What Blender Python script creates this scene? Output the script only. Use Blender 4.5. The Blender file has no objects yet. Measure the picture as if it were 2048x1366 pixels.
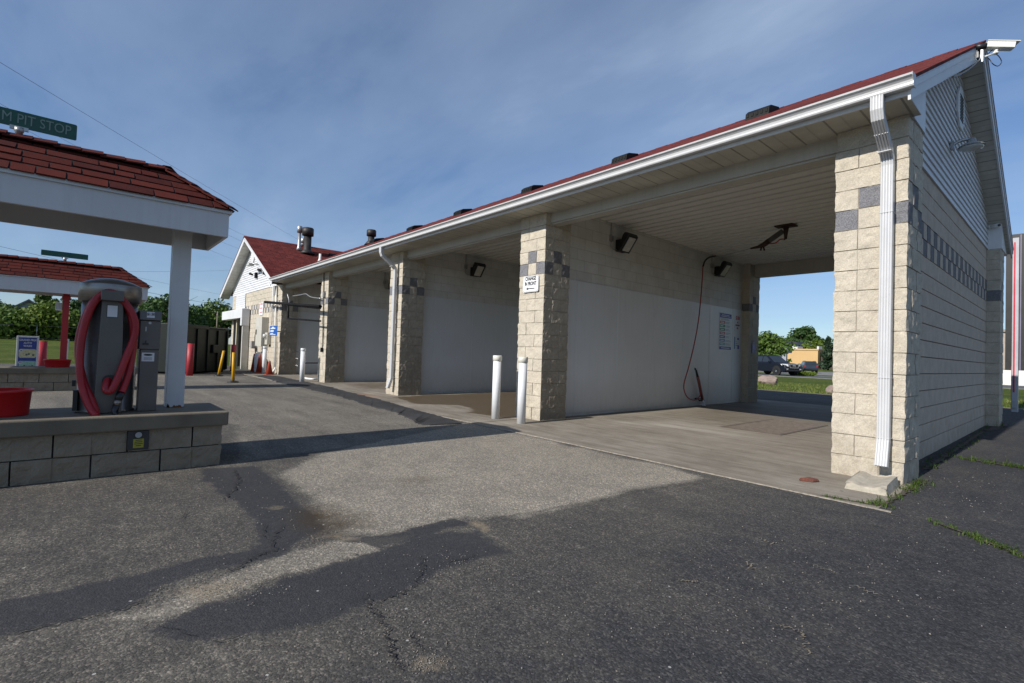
import bpy, bmesh, math, random
import numpy as np
from mathutils import Vector, Matrix
random.seed(7); rng = np.random.default_rng(7)
sc = bpy.context.scene
COL = sc.collection
R_ = math.radians

# ------------------------------------------------------------------ camera
CP = Vector((1.08358531, -5.76991388, 1.09093609)); FPX = 997.464
def cam_axes(a, b, c):
    f = Vector((-math.cos(a)*math.cos(b), math.sin(a)*math.cos(b), math.sin(b)))
    r = f.cross(Vector((0, 0, 1))).normalized(); d = f.cross(r)
    return (math.cos(c)*r + math.sin(c)*d, -math.sin(c)*r + math.cos(c)*d, f)
AX = cam_axes(R_(40.99127599), R_(1.40569581), R_(-1.93131548))
cd = bpy.data.cameras.new("camera"); cam = bpy.data.objects.new("camera", cd); COL.objects.link(cam)
m = Matrix.Identity(4)
for i in range(3):
    m[i][0] = AX[0][i]; m[i][1] = -AX[1][i]; m[i][2] = -AX[2][i]; m[i][3] = CP[i]
cam.matrix_world = m
cd.sensor_width = 36; cd.lens = 36*FPX/2048; cd.clip_start = .05; cd.clip_end = 2000
sc.camera = cam
def ray(u, v): return AX[0]*((u-1024)/FPX) + AX[1]*((v-683)/FPX) + AX[2]
def onX(x, u, v): d = ray(u, v); return CP + d*((x-CP.x)/d.x)
def onY(y, u, v): d = ray(u, v); return CP + d*((y-CP.y)/d.y)
def onZ(z, u, v): d = ray(u, v); return CP + d*((z-CP.z)/d.z)
def onD(k, u, v): return CP + ray(u, v)*k

# ------------------------------------------------------------------ materials
MATS = {}
def nodes_of(name):
    mt = bpy.data.materials.new(name); mt.use_nodes = True
    nt = mt.node_tree; b = nt.nodes["Principled BSDF"]
    return mt, nt, nt.nodes, nt.links, b
def N(nt, t, **kw):
    n = nt.nodes.new(t)
    for k, v in kw.items():
        if hasattr(n, k): setattr(n, k, v)
    return n
def ramp(nt, src, stops):
    r = nt.nodes.new("ShaderNodeValToRGB"); e = r.color_ramp.elements
    while len(e) < len(stops): e.new(.5)
    for el, (p, c) in zip(e, stops):
        el.position = p; el.color = c if len(c) == 4 else (*c, 1)
    nt.links.new(src, r.inputs[0]); return r.outputs[0]
def mixc(nt, fac, a, b, blend='MIX'):
    n = nt.nodes.new("ShaderNodeMix"); n.data_type = 'RGBA'; n.blend_type = blend
    for k, s in ((0, fac), (6, a), (7, b)):
        if hasattr(s, "is_linked") or hasattr(s, "links"): nt.links.new(s, n.inputs[k])
        elif k == 0: n.inputs[0].default_value = s
        else: n.inputs[k].default_value = (*s, 1) if len(s) == 3 else s
    return n.outputs[2]
def math_n(nt, op, a, b=None):
    n = nt.nodes.new("ShaderNodeMath"); n.operation = op
    for k, s in enumerate((a, b)):
        if s is None: continue
        if isinstance(s, (int, float)): n.inputs[k].default_value = s
        else: nt.links.new(s, n.inputs[k])
    return n.outputs[0]
def noise(nt, vec, scale, detail=4, rough=.6, dist=0):
    n = nt.nodes.new("ShaderNodeTexNoise"); n.inputs["Scale"].default_value = scale
    n.inputs["Detail"].default_value = detail; n.inputs["Roughness"].default_value = rough
    n.inputs["Distortion"].default_value = dist
    if vec is not None: nt.links.new(vec, n.inputs["Vector"])
    return n.outputs["Fac"]
def mapv(nt, vec, sc_=(1, 1, 1), rot=(0, 0, 0), loc=(0, 0, 0)):
    n = nt.nodes.new("ShaderNodeMapping"); n.inputs["Scale"].default_value = sc_
    n.inputs["Rotation"].default_value = rot; n.inputs["Location"].default_value = loc
    nt.links.new(vec, n.inputs["Vector"]); return n.outputs[0]
def bump(nt, b, h, strength=.3, dist=.01):
    n = nt.nodes.new("ShaderNodeBump"); n.inputs["Strength"].default_value = strength
    n.inputs["Distance"].default_value = dist
    nt.links.new(h, n.inputs["Height"]); nt.links.new(n.outputs[0], b.inputs["Normal"]); return n
def wpos(nt): return nt.nodes.new("ShaderNodeNewGeometry").outputs["Position"]
def opos(nt): return nt.nodes.new("ShaderNodeTexCoord").outputs["Object"]
def col3(c): return tuple(c) if not isinstance(c, (int, float)) else (c, c, c)
def mat(name, c, rough=.55, metal=0., var=.12, vs=2.5, bmp=0., bs=60., spec=.5, streak=0., dirt=None, dirt_amt=.5):
    """painted / plain surface with uneven tone, fine bump and optional vertical streaks of dirt"""
    if name in MATS: return MATS[name]
    c = col3(c)
    mt, nt, ns, ln, b = nodes_of(name)
    p = wpos(nt)
    f = noise(nt, p, vs, 5, .65)
    f = ramp(nt, f, [(.3, (0, 0, 0)), (.7, (1, 1, 1))])
    col = mixc(nt, f, tuple(x*(1-var) for x in c), tuple(min(1, x*(1+var)) for x in c))
    if dirt:
        d = noise(nt, mapv(nt, p, (1, 1, .25)), 4.5, 6, .7)
        d = ramp(nt, d, [(.5, (0, 0, 0)), (.72, (1, 1, 1))])
        d = math_n(nt, 'MULTIPLY', d, dirt_amt)
        col = mixc(nt, d, col, dirt)
    if streak:
        s = noise(nt, mapv(nt, p, (9, 9, .5)), 3, 4, .6)
        s = ramp(nt, s, [(.52, (0, 0, 0)), (.75, (1, 1, 1))])
        s = math_n(nt, 'MULTIPLY', s, streak)
        col = mixc(nt, s, col, tuple(x*.45 for x in c))
    ln.new(col, b.inputs["Base Color"])
    b.inputs["Roughness"].default_value = rough; b.inputs["Metallic"].default_value = metal
    b.inputs["Specular IOR Level"].default_value = spec
    r = math_n(nt, 'ADD', math_n(nt, 'MULTIPLY', noise(nt, p, vs*4, 3), .25), rough-.12)
    ln.new(r, b.inputs["Roughness"])
    if bmp: bump(nt, b, noise(nt, p, bs, 4, .6), bmp, .01)
    MATS[name] = mt; return mt

# ------------------------------------------------------------------ mesh helper
class MB:
    def __init__(s): s.v = []; s.f = []; s.mi = []; s.cur = 0; s.smooth = []; s.sm = False
    def add(s, vs, fs, mi=None):
        o = len(s.v); s.v += [tuple(v) for v in vs]
        for f in fs:
            s.f.append([o+i for i in f]); s.mi.append(s.cur if mi is None else mi); s.smooth.append(s.sm)
        return s
    def box(s, x0, x1, y0, y1, z0, z1, mi=None):
        v = [(x, y, z) for z in (z0, z1) for y in (y0, y1) for x in (x0, x1)]
        return s.add(v, [(0, 2, 3, 1), (4, 5, 7, 6), (0, 1, 5, 4), (2, 6, 7, 3), (0, 4, 6, 2), (1, 3, 7, 5)], mi)
    def bar(s, p, q, w, h=None, up=(0, 0, 1), mi=None):
        """rectangular bar between two points"""
        h = h or w; p = Vector(p); q = Vector(q); d = (q-p).normalized(); u = Vector(up)
        if abs(d.dot(u)) > .98: u = Vector((0, 1, 0))
        r = d.cross(u).normalized(); u = r.cross(d)
        v = [c + r*(w/2*a) + u*(h/2*b2) for c in (p, q) for a, b2 in ((-1, -1), (1, -1), (1, 1), (-1, 1))]
        return s.add(v, [(3, 2, 1, 0), (4, 5, 6, 7), (0, 1, 5, 4), (1, 2, 6, 5), (2, 3, 7, 6), (3, 0, 4, 7)], mi)
    def prism(s, pts, axis, a0, a1, mi=None):
        """closed 2-D polygon extruded along an axis; pts are the two other coordinates in order"""
        def P(p, a):
            return (a, p[0], p[1]) if axis == 'x' else ((p[0], a, p[1]) if axis == 'y' else (p[0], p[1], a))
        n = len(pts); v = [P(p, a0) for p in pts] + [P(p, a1) for p in pts]
        f = [tuple(range(n)), tuple(range(2*n-1, n-1, -1))] + [(i, n+i, n+(i+1) % n, (i+1) % n) for i in range(n)]
        return s.add(v, f, mi)
    def tube(s, path, r, n=10, caps=True, mi=None, closed=False):
        pts = [Vector(p) for p in path]; rr = r if isinstance(r, (list, tuple)) else [r]*len(pts)
        old = s.sm; s.sm = True
        vs = []; prev = None
        for i, p in enumerate(pts):
            t = (pts[min(i+1, len(pts)-1)] - pts[max(i-1, 0)]).normalized()
            if prev is None:
                u = Vector((0, 0, 1)) if abs(t.z) < .9 else Vector((1, 0, 0))
                a = t.cross(u).normalized()
            else:
                a = (prev - t*prev.dot(t)).normalized()
            prev = a; b2 = t.cross(a)
            vs += [p + (a*math.cos(2*math.pi*k/n) + b2*math.sin(2*math.pi*k/n))*rr[i] for k in range(n)]
        fs = [(i*n+k, i*n+(k+1) % n, (i+1)*n+(k+1) % n, (i+1)*n+k) for i in range(len(pts)-1) for k in range(n)]
        s.add(vs, fs, mi); s.sm = False
        if caps:
            o = len(s.v)-len(vs)
            s.f += [[o+k for k in range(n-1, -1, -1)], [o+(len(pts)-1)*n+k for k in range(n)]]
            s.mi += [s.cur if mi is None else mi]*2; s.smooth += [False]*2
        s.sm = old; return s
    def lathe(s, c, prof, n=32, mi=None, smooth=True):
        """profile of (radius, z) turned about a vertical axis through c"""
        c = Vector(c); old = s.sm; s.sm = smooth
        vs = [(c.x+r*math.cos(2*math.pi*k/n), c.y+r*math.sin(2*math.pi*k/n), c.z+z) for r, z in prof for k in range(n)]
        fs = [(i*n+k, i*n+(k+1) % n, (i+1)*n+(k+1) % n, (i+1)*n+k) for i in range(len(prof)-1) for k in range(n)]
        s.add(vs, fs, mi)
        o = len(s.v)-len(vs); s.sm = False
        s.f += [[o+k for k in range(n-1, -1, -1)], [o+(len(prof)-1)*n+k for k in range(n)]]
        s.mi += [s.cur if mi is None else mi]*2; s.smooth += [False]*2
        s.sm = old; return s
WL = {}
def link(o, parent, w):
    COL.objects.link(o); WL[o.name] = Vector(w)
    if parent is not None:
        o.parent = parent; o.location = Vector(w) - WL[parent.name]
    else: o.location = w
def obj(name, mb, mats, parent=None, bevel=0., local=False, subdiv=0):
    """one mesh object; the vertices were given in world space (or in the parent's own space when local)"""
    mats = mats if isinstance(mats, (list, tuple)) else [mats]
    me = bpy.data.meshes.new(name)
    if local: base = Vector((0, 0, 0))
    elif parent is not None: base = WL[parent.name]
    else:
        a = np.array(mb.v); base = Vector(((a[:, 0].min()+a[:, 0].max())/2, (a[:, 1].min()+a[:, 1].max())/2, a[:, 2].min()))
    va = np.array(mb.v, dtype=float) - np.array(base)
    me.from_pydata(va.tolist(), [], mb.f)
    for mm in mats: me.materials.append(mm)
    me.polygons.foreach_set("material_index", mb.mi); me.polygons.foreach_set("use_smooth", mb.smooth)
    me.update()
    o = bpy.data.objects.new(name, me)
    if local and parent is not None:
        COL.objects.link(o); o.parent = parent; WL[o.name] = WL[parent.name].copy()
    else: link(o, parent, base)
    if bevel:
        bv = o.modifiers.new("bevel", 'BEVEL'); bv.width = bevel; bv.segments = 2; bv.limit_method = 'ANGLE'; bv.angle_limit = R_(40)
    return o
def thing(name, label, cat, loc, rz=0, group=None):
    o = bpy.data.objects.new(name, None); o.empty_display_size = .2
    link(o, None, Vector(loc)); o.rotation_euler = (0, 0, rz); tag(o, label, cat, group); return o
def tag(o, label, cat, group=None, kind=None):
    o["label"] = label; o["category"] = cat
    if group: o["group"] = group
    if kind: o["kind"] = kind
    return o
def structure(o): o["kind"] = "structure"; return o
def copy_tree(o, parent=None):
    c = o.copy(); COL.objects.link(c); WL[c.name] = WL[o.name].copy()
    if parent is not None:
        c.parent = parent; c.matrix_parent_inverse = o.matrix_parent_inverse
    for ch in [k for k in bpy.data.objects if k.parent == o]: copy_tree(ch, c)
    return c
def text(name, body, loc, size, facing, mt, parent, bold=0., sx=1., align='CENTER', depth=.0015, tilt=0.):
    cu = bpy.data.curves.new(name, 'FONT'); cu.body = body; cu.size = size; cu.extrude = depth; cu.offset = bold*size
    cu.align_x = align; cu.align_y = 'CENTER'; cu.resolution_u = 3
    t = bpy.data.objects.new(name, cu); COL.objects.link(t)
    bpy.context.view_layer.update()
    me = bpy.data.meshes.new_from_object(t.evaluated_get(bpy.context.evaluated_depsgraph_get()))
    bpy.data.objects.remove(t); bpy.data.curves.remove(cu)
    rot = Matrix.Rotation(R_(90), 4, 'X') @ Matrix.Rotation(tilt, 4, 'Z')
    if facing == '+x': rot = Matrix.Rotation(R_(90), 4, 'Z') @ rot
    me.transform(rot @ Matrix.Diagonal((sx, 1, 1, 1)))
    me.name = name; me.materials.clear(); me.materials.append(mt)
    o = bpy.data.objects.new(name, me); link(o, parent, Vector(loc)); return o
def spline(pts, n=12):
    """Catmull-Rom through the points"""
    P = [Vector(p) for p in pts]; P = [P[0]*2-P[1]] + P + [P[-1]*2-P[-2]]; out = []
    for i in range(1, len(P)-2):
        for k in range(n):
            t = k/n; a, b2, c, d = P[i-1], P[i], P[i+1], P[i+2]
            out.append(.5*((2*b2) + (c-a)*t + (2*a-5*b2+4*c-d)*t*t + (3*b2-a-3*c+d)*t**3))
    return out + [P[-2]]
def fbm(x, y, seed=0, octs=4, base=1., gain=.55):
    """value-noise fBm on numpy arrays, about -1..1"""
    out = np.zeros_like(x); amp = 1.; tot = 0.
    for o in range(octs):
        r = np.random.default_rng(seed*31+o); T = r.random((256, 256))*2-1
        fx, fy = x*base*2**o+o*17.3, y*base*2**o+o*9.1
        ix, iy = np.floor(fx).astype(int), np.floor(fy).astype(int); tx, ty = fx-ix, fy-iy
        tx = tx*tx*(3-2*tx); ty = ty*ty*(3-2*ty)
        g = lambda a, b2: T[a % 256, b2 % 256]
        out += amp*((g(ix, iy)*(1-tx)+g(ix+1, iy)*tx)*(1-ty) + (g(ix, iy+1)*(1-tx)+g(ix+1, iy+1)*tx)*ty)
        tot += amp; amp *= gain
    return out/tot
def polydist(x, y, poly):
    """signed distance to a polygon, negative inside"""
    d = np.full(x.shape, 1e9); ins = np.zeros(x.shape, bool); n = len(poly)
    for i in range(n):
        ax, ay = poly[i]; bx, by = poly[(i+1) % n]
        ex, ey = bx-ax, by-ay; L = ex*ex+ey*ey+1e-12
        t = np.clip(((x-ax)*ex+(y-ay)*ey)/L, 0, 1)
        d = np.minimum(d, np.hypot(x-ax-t*ex, y-ay-t*ey))
        c = ((ay > y) != (by > y)) & (x < (bx-ax)*(y-ay)/((by-ay) if by != ay else 1e-12)+ax)
        ins ^= c
    return np.where(ins, -d, d)
SKYS, SUNE, EXPO, CLOUD = .10, 4.8, .15, (4.6, 5.75, 7.4)
# ------------------------------------------------------------------ surface materials of the wash building
CRS = .2032; TOP = 17*CRS
def split_face(name, c, var=.16, bmp=.55, speck=0., dirt=(.20, .155, .10)):
    mt, nt, ns, ln, b = nodes_of(name); p = wpos(nt)
    f1 = ramp(nt, noise(nt, p, 5, 5, .7), [(.32, (0, 0, 0)), (.68, (1, 1, 1))])
    f2 = ramp(nt, noise(nt, p, 90, 3, .7), [(.35, (0, 0, 0)), (.65, (1, 1, 1))])
    a = mixc(nt, f1, tuple(x*(1-var) for x in c), tuple(x*(1+var*.6) for x in c))
    g = mixc(nt, f2, (.80, .79, .77), (1.08, 1.08, 1.08)); col = mixc(nt, 1., a, g, 'MULTIPLY')
    if speck:
        v = ramp(nt, noise(nt, p, 160, 2, .6), [(.42, (0, 0, 0)), (.62, (1, 1, 1))])
        col = mixc(nt, v, col, tuple(x+speck for x in c))
    # splash stains: strongest near the pavement, ragged upper edge
    sep = ns.new("ShaderNodeSeparateXYZ"); ln.new(p, sep.inputs[0])
    h = math_n(nt, 'SUBTRACT', 1., math_n(nt, 'MULTIPLY', sep.outputs[2], .62))
    n1 = noise(nt, mapv(nt, p, (1, 1, .5)), 5, 5, .7)
    s = ramp(nt, math_n(nt, 'MULTIPLY', h, n1), [(.36, (0, 0, 0)), (.62, (1, 1, 1))])
    col = mixc(nt, math_n(nt, 'MULTIPLY', s, .42), col, dirt)
    # +X faces beyond the near pier: brown tint, heavier lower down, ragged
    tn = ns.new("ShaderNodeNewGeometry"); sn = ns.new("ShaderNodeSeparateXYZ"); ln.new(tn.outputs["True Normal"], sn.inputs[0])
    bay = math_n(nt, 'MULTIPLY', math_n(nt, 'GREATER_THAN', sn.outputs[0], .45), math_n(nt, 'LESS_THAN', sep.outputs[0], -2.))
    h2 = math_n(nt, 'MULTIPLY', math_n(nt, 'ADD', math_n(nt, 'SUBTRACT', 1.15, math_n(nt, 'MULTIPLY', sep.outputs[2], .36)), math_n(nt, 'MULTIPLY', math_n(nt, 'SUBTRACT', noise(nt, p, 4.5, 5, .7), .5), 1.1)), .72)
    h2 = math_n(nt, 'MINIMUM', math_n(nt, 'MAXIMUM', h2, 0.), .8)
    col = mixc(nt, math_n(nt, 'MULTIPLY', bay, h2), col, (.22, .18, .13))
    ln.new(col, b.inputs["Base Color"]); b.inputs["Roughness"].default_value = .92
    b.inputs["Specular IOR Level"].default_value = .25
    bump(nt, b, noise(nt, p, 75, 5, .72), bmp, .012)
    return mt
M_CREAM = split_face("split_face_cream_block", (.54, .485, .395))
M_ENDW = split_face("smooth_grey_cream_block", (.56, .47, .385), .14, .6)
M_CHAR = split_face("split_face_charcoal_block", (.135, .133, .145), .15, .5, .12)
M_MORT = mat("mortar", (.34, .30, .25), .95, var=.2, vs=6, bmp=.3, bs=90)
M_WHITE = mat("white_vinyl_trim", (.66, .665, .67), .42, var=.05, vs=1.5, dirt=(.45, .44, .40), dirt_amt=.25, streak=.12)
M_GUT = mat("white_gutter_metal", (.57, .57, .575), .33, var=.05, vs=3, dirt=(.5, .48, .44), dirt_amt=.2, streak=.1)
M_SID = mat("white_clapboard_siding", (.64, .645, .66), .5, var=.06, vs=1.2, dirt=(.5, .5, .47), dirt_amt=.2)
M_CEIL = mat("ribbed_ceiling_metal", (.72, .71, .67), .5, var=.05, vs=.6, dirt=(.40, .37, .32), dirt_amt=.25)
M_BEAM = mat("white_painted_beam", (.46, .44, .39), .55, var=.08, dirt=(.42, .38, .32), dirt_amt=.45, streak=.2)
M_FRP = mat("white_wall_panel", (.66, .68, .69), .34, var=.04, vs=.8, dirt=(.50, .50, .49), dirt_amt=.25, streak=.08)
def washed_panel(name):
    mt, nt, ns, ln, b = nodes_of(name); p = wpos(nt); sep = ns.new("ShaderNodeSeparateXYZ"); ln.new(p, sep.inputs[0])
    f = ramp(nt, noise(nt, p, .9, 5, .6), [(.3, (.63, .65, .66)), (.7, (.69, .71, .72))])
    dr = ramp(nt, noise(nt, mapv(nt, p, (7, 7, .35)), 3, 6, .7), [(.50, (0, 0, 0)), (.75, (1, 1, 1))])
    col = mixc(nt, math_n(nt, 'MULTIPLY', dr, .20), f, (.47, .455, .42))
    g = math_n(nt, 'SUBTRACT', .95, math_n(nt, 'MULTIPLY', sep.outputs[2], 1.25))
    g = math_n(nt, 'MAXIMUM', math_n(nt, 'MULTIPLY', g, math_n(nt, 'ADD', .35, noise(nt, mapv(nt, p, (3, 3, 1.2)), 4, 6, .75))), 0.)
    col = mixc(nt, math_n(nt, 'MINIMUM', math_n(nt, 'MULTIPLY', g, .62), .62), col, (.33, .30, .255))
    sp_ = ramp(nt, noise(nt, p, 13, 6, .8), [(.62, (0, 0, 0)), (.72, (1, 1, 1))])
    col = mixc(nt, math_n(nt, 'MULTIPLY', sp_, .22), col, (.40, .37, .32))
    ln.new(col, b.inputs["Base Color"]); b.inputs["Roughness"].default_value = .36
    bump(nt, b, noise(nt, p, 1.6, 2, .5), .12, .02); return mt
M_FRP = washed_panel("washed_white_panel")
M_BLACK = mat("black_metal", .007, .65, var=.3, spec=.25)
M_DKGREY = mat("weathered_steel_flue", (.038, .034, .033), .55, .4, var=.3, streak=.3)
M_GALV = mat("galvanised_metal", (.42, .42, .42), .42, .75, var=.2, vs=8)
M_PVC = mat("white_pipe_plastic", (.74, .74, .72), .45, var=.06)

def ribbed(name, c, axis, period, wid=.06, rough=.5):
    """long vinyl panels: thin dark seams every `period` metres along one axis, real relief through bump"""
    mt, nt, ns, ln, b = nodes_of(name); p = wpos(nt)
    sep = ns.new("ShaderNodeSeparateXYZ"); ln.new(p, sep.inputs[0])
    fr = math_n(nt, 'FRACT', math_n(nt, 'DIVIDE', sep.outputs[axis], period))
    seam = math_n(nt, 'LESS_THAN', fr, wid)
    sub = math_n(nt, 'LESS_THAN', math_n(nt, 'ABSOLUTE', math_n(nt, 'SUBTRACT', fr, .5)), wid*.45)
    f = ramp(nt, noise(nt, p, 1.7, 5, .7), [(.35, (0, 0, 0)), (.75, (1, 1, 1))])
    col = mixc(nt, f, c, tuple(x*.66 for x in c))
    col = mixc(nt, math_n(nt, 'MULTIPLY', seam, .75), col, tuple(x*.3 for x in c))
    col = mixc(nt, math_n(nt, 'MULTIPLY', sub, .3), col, tuple(x*.4 for x in c))
    ln.new(col, b.inputs["Base Color"]); b.inputs["Roughness"].default_value = rough
    bump(nt, b, math_n(nt, 'SUBTRACT', 1., math_n(nt, 'ADD', seam, math_n(nt, 'MULTIPLY', sub, .5))), .8, .01)
    return mt
M_SOF = ribbed("eave_soffit_panel", (.55, .52, .44), 0, .305)
M_SOFR = ribbed("rake_soffit_panel", (.60, .585, .52), 1, .21, .07)
M_SOFX = ribbed("wing_rake_soffit_panel", (.60, .585, .52), 0, .21, .07)

def shingles(name, c, ax_u, ax_v, slope=1.12, w=.3, h=.143):
    mt, nt, ns, ln, b = nodes_of(name); p = wpos(nt)
    sep = ns.new("ShaderNodeSeparateXYZ"); ln.new(p, sep.inputs[0])
    cmb = ns.new("ShaderNodeCombineXYZ"); ln.new(sep.outputs[ax_u], cmb.inputs[0])
    ln.new(math_n(nt, 'MULTIPLY', sep.outputs[ax_v], slope), cmb.inputs[1])
    br = ns.new("ShaderNodeTexBrick"); ln.new(cmb.outputs[0], br.inputs["Vector"])
    br.inputs["Scale"].default_value = 1; br.inputs["Brick Width"].default_value = w; br.inputs["Row Height"].default_value = h
    br.inputs["Mortar Size"].default_value = .006; br.inputs["Mortar Smooth"].default_value = .3; br.offset = .37; br.offset_frequency = 3
    br.inputs["Color1"].default_value = (*[x*1.2 for x in c], 1); br.inputs["Color2"].default_value = (*[x*.72 for x in c], 1)
    br.inputs["Mortar"].default_value = (*[x*.3 for x in c], 1)
    f = ramp(nt, noise(nt, p, 3.3, 5, .7), [(.3, (.72, .72, .74)), (.7, (1.15, 1.12, 1.1))])
    g = ramp(nt, noise(nt, p, 260, 2, .7), [(.3, (.7, .7, .7)), (.7, (1.25, 1.25, 1.25))])
    col = mixc(nt, 1., mixc(nt, 1., br.outputs[0], f, 'MULTIPLY'), g, 'MULTIPLY')
    ln.new(col, b.inputs["Base Color"]); b.inputs["Roughness"].default_value = .95; b.inputs["Specular IOR Level"].default_value = .15
    bump(nt, b, math_n(nt, 'SUBTRACT', 1., br.outputs["Fac"]), .7, .012)
    return mt
RED = (.14, .029, .024)
M_RF_X = shingles("red_shingles_main", RED, 0, 1)
M_RF_Y = shingles("red_shingles_wing", RED, 1, 0)

# ------------------------------------------------------------------ masonry with real relief
def masonry(mb, faces, courses, joints, dark, amp, nsub, rsub, seed, ring=True, g=.0045, rec=.011, z0=0.):
    """faces: list of (origin, direction, normal, number of units, unit length). Each unit is half a block."""
    cols = []   # (position, normal, unit id, groove flag, boundary id, s)
    s = 0.; uid = 0
    for fi, (o, d, nrm, nu, L) in enumerate(faces):
        o = np.array(o, float); d = np.array(d, float); nrm = np.array(nrm, float)
        pd = np.array(faces[fi-1][2], float) if ring else nrm
        for j in range(nu):
            if j == 0: cols.append((o, (nrm+pd)*(1. if ring else .5), uid, 0, None, s))
            else:
                for k, off in enumerate((-g, -g*.5, g*.5, g)):
                    cols.append((o+d*(j*L+off), nrm, uid-1 if k < 2 else uid, 1 if k in (1, 2) else 0, (fi, j), s+j*L+off))
            for k in range(1, nsub):
                cols.append((o+d*((j+k/nsub)*L), nrm, uid, 0, None, s+(j+k/nsub)*L))
            uid += 1
        s += nu*L
        if not ring and fi == len(faces)-1: cols.append((o+d*nu*L, nrm, uid-1, 0, None, s))
    rows = []
    for c in range(courses):
        b0, b1 = z0+c*CRS, z0+(c+1)*CRS
        rows.append((b0+(g if c else 0), c, 0))
        rows += [(b0+CRS*k/rsub, c, 0) for k in range(1, rsub)]
        rows.append((b1-(g if c < courses-1 else 0), c, 0))
        if c < courses-1: rows += [(b1-g*.5, c, 1), (b1+g*.5, c, 1)]
    nc, nr = len(cols), len(rows)
    P = np.array([c[0] for c in cols]); Nn = np.array([c[1] for c in cols]); S = np.array([c[5] for c in cols])
    Z = np.array([r[0] for r in rows]); SS, ZZ = np.meshgrid(S, Z)
    rnd = np.random.default_rng(seed)
    disp = amp*(fbm(SS, ZZ, seed, 4, 14, .6)*1.1)
    boff = (rnd.random((courses, uid+1))-.5)*amp*.7
    groove = np.zeros((nr, nc), bool)
    for i, (z, c, gr) in enumerate(rows):
        disp[i] += boff[c, [cc[2] for cc in cols]]
        if gr: groove[i, :] = True
        else:
            for k, cc in enumerate(cols):
                if cc[3] and joints(c, cc[4]): groove[i, k] = True
    disp[groove] = -rec
    V = P[None, :, :] + Nn[None, :, :]*disp[:, :, None]
    V = np.concatenate([V[:, :, :2], np.broadcast_to(ZZ[:, :, None], (nr, nc, 1))], 2)
    o = len(mb.v); mb.v += [tuple(x) for x in V.reshape(-1, 3)]
    for i in range(nr-1):
        for k in range(nc if ring else nc-1):
            k2 = (k+1) % nc
            mb.f.append([o+i*nc+k, o+i*nc+k2, o+(i+1)*nc+k2, o+(i+1)*nc+k])
            if groove[i, k] and (groove[i, k2] or groove[i+1, k]) and (groove[i+1, k] or groove[i+1, k2]): mi = 2
            else: mi = 1 if dark(rows[i][1], cols[k][2]) else 0
            mb.mi.append(mi); mb.smooth.append(False)
    if ring:
        mb.f.append([o+(nr-1)*nc+k for k in range(nc)]); mb.mi.append(0); mb.smooth.append(False)
def pier_joint(c, b):
    j = b[1]
    if c in (12, 13): return True
    return (j == 2) if (c+b[0]) % 2 == 0 else (j == 1)
def pier_dark(c, u): return (c == 12 and u % 3 != 1) or (c == 13 and u % 3 == 1)
def pier_mesh(x0, x1, y0, y1, seed, nsub, rsub, amp=.011):
    mb = MB(); lx, ly = (x1-x0)/3, (y1-y0)/3
    masonry(mb, [((x0, y0, 0), (1, 0, 0), (0, -1, 0), 3, lx), ((x1, y0, 0), (0, 1, 0), (1, 0, 0), 3, ly),
                 ((x1, y1, 0), (-1, 0, 0), (0, 1, 0), 3, lx), ((x0, y1, 0), (0, -1, 0), (-1, 0, 0), 3, ly)],
            17, pier_joint, pier_dark, amp, nsub, rsub, seed)
    return mb
WASH = thing("car_wash", "long cream block self service car wash with open bays under a red shingle roof", "car wash", (-9.8, 4.1, 0))
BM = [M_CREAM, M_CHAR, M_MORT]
DEP = 8.28
PX = [(-.595, -.005), (-5.404, -4.794), (-10.224, -9.614), (-14.899, -14.289), (-19.56, -18.95)]   # front piers, near to far
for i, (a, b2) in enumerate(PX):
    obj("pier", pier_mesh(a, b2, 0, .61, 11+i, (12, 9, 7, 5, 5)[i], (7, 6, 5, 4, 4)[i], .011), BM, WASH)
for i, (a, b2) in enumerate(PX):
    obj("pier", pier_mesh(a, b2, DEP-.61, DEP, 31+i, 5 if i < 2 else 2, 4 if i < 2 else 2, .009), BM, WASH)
M_CRKW = mat("dark_raked_joint", (.05, .048, .045), .95)
# near end wall with the two checkered courses
mb = MB()
nu = 34; L = (DEP-1.22)/nu
masonry(mb, [((-.2, .61, 0), (0, 1, 0), (1, 0, 0), nu, L)], 17, lambda c, b: c in (12, 13),
        lambda c, u: (c == 12 and u % 2 == 0) or (c == 13 and u % 2 == 1), .004, 3, 4, 77, ring=False, g=.0062, rec=.016)
mb.box(-.405, -.222, .61, DEP-.61, 0, 3.74, 0)
obj("end_wall", mb, [M_ENDW, M_CHAR, M_CRKW], WASH)

# partition walls between the bays (painted block above, sheet panels below)
mtp, nt, ns, ln, b = nodes_of("painted_block_wall"); p = wpos(nt)
sep = ns.new("ShaderNodeSeparateXYZ"); ln.new(p, sep.inputs[0]); cm = ns.new("ShaderNodeCombineXYZ")
ln.new(sep.outputs[1], cm.inputs[0]); ln.new(sep.outputs[2], cm.inputs[1])
br = ns.new("ShaderNodeTexBrick"); ln.new(cm.outputs[0], br.inputs["Vector"]); br.inputs["Scale"].default_value = 1
br.inputs["Brick Width"].default_value = .4064; br.inputs["Row Height"].default_value = CRS; br.inputs["Mortar Size"].default_value = .006
br.inputs["Mortar Smooth"].default_value = .6
br.inputs["Color1"].default_value = (.66, .66, .64, 1); br.inputs["Color2"].default_value = (.61, .61, .585, 1); br.inputs["Mortar"].default_value = (.46, .455, .43, 1)
f = ramp(nt, noise(nt, p, 2.2, 5, .7), [(.3, (.84, .83, .80)), (.7, (1.04, 1.04, 1.04))])
ln.new(mixc(nt, 1., br.outputs[0], f, 'MULTIPLY'), b.inputs["Base Color"]); b.inputs["Roughness"].default_value = .6
bump(nt, b, math_n(nt, 'SUBTRACT', 1., br.outputs["Fac"]), .5, .01)
PANTOP = 2.46
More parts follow.
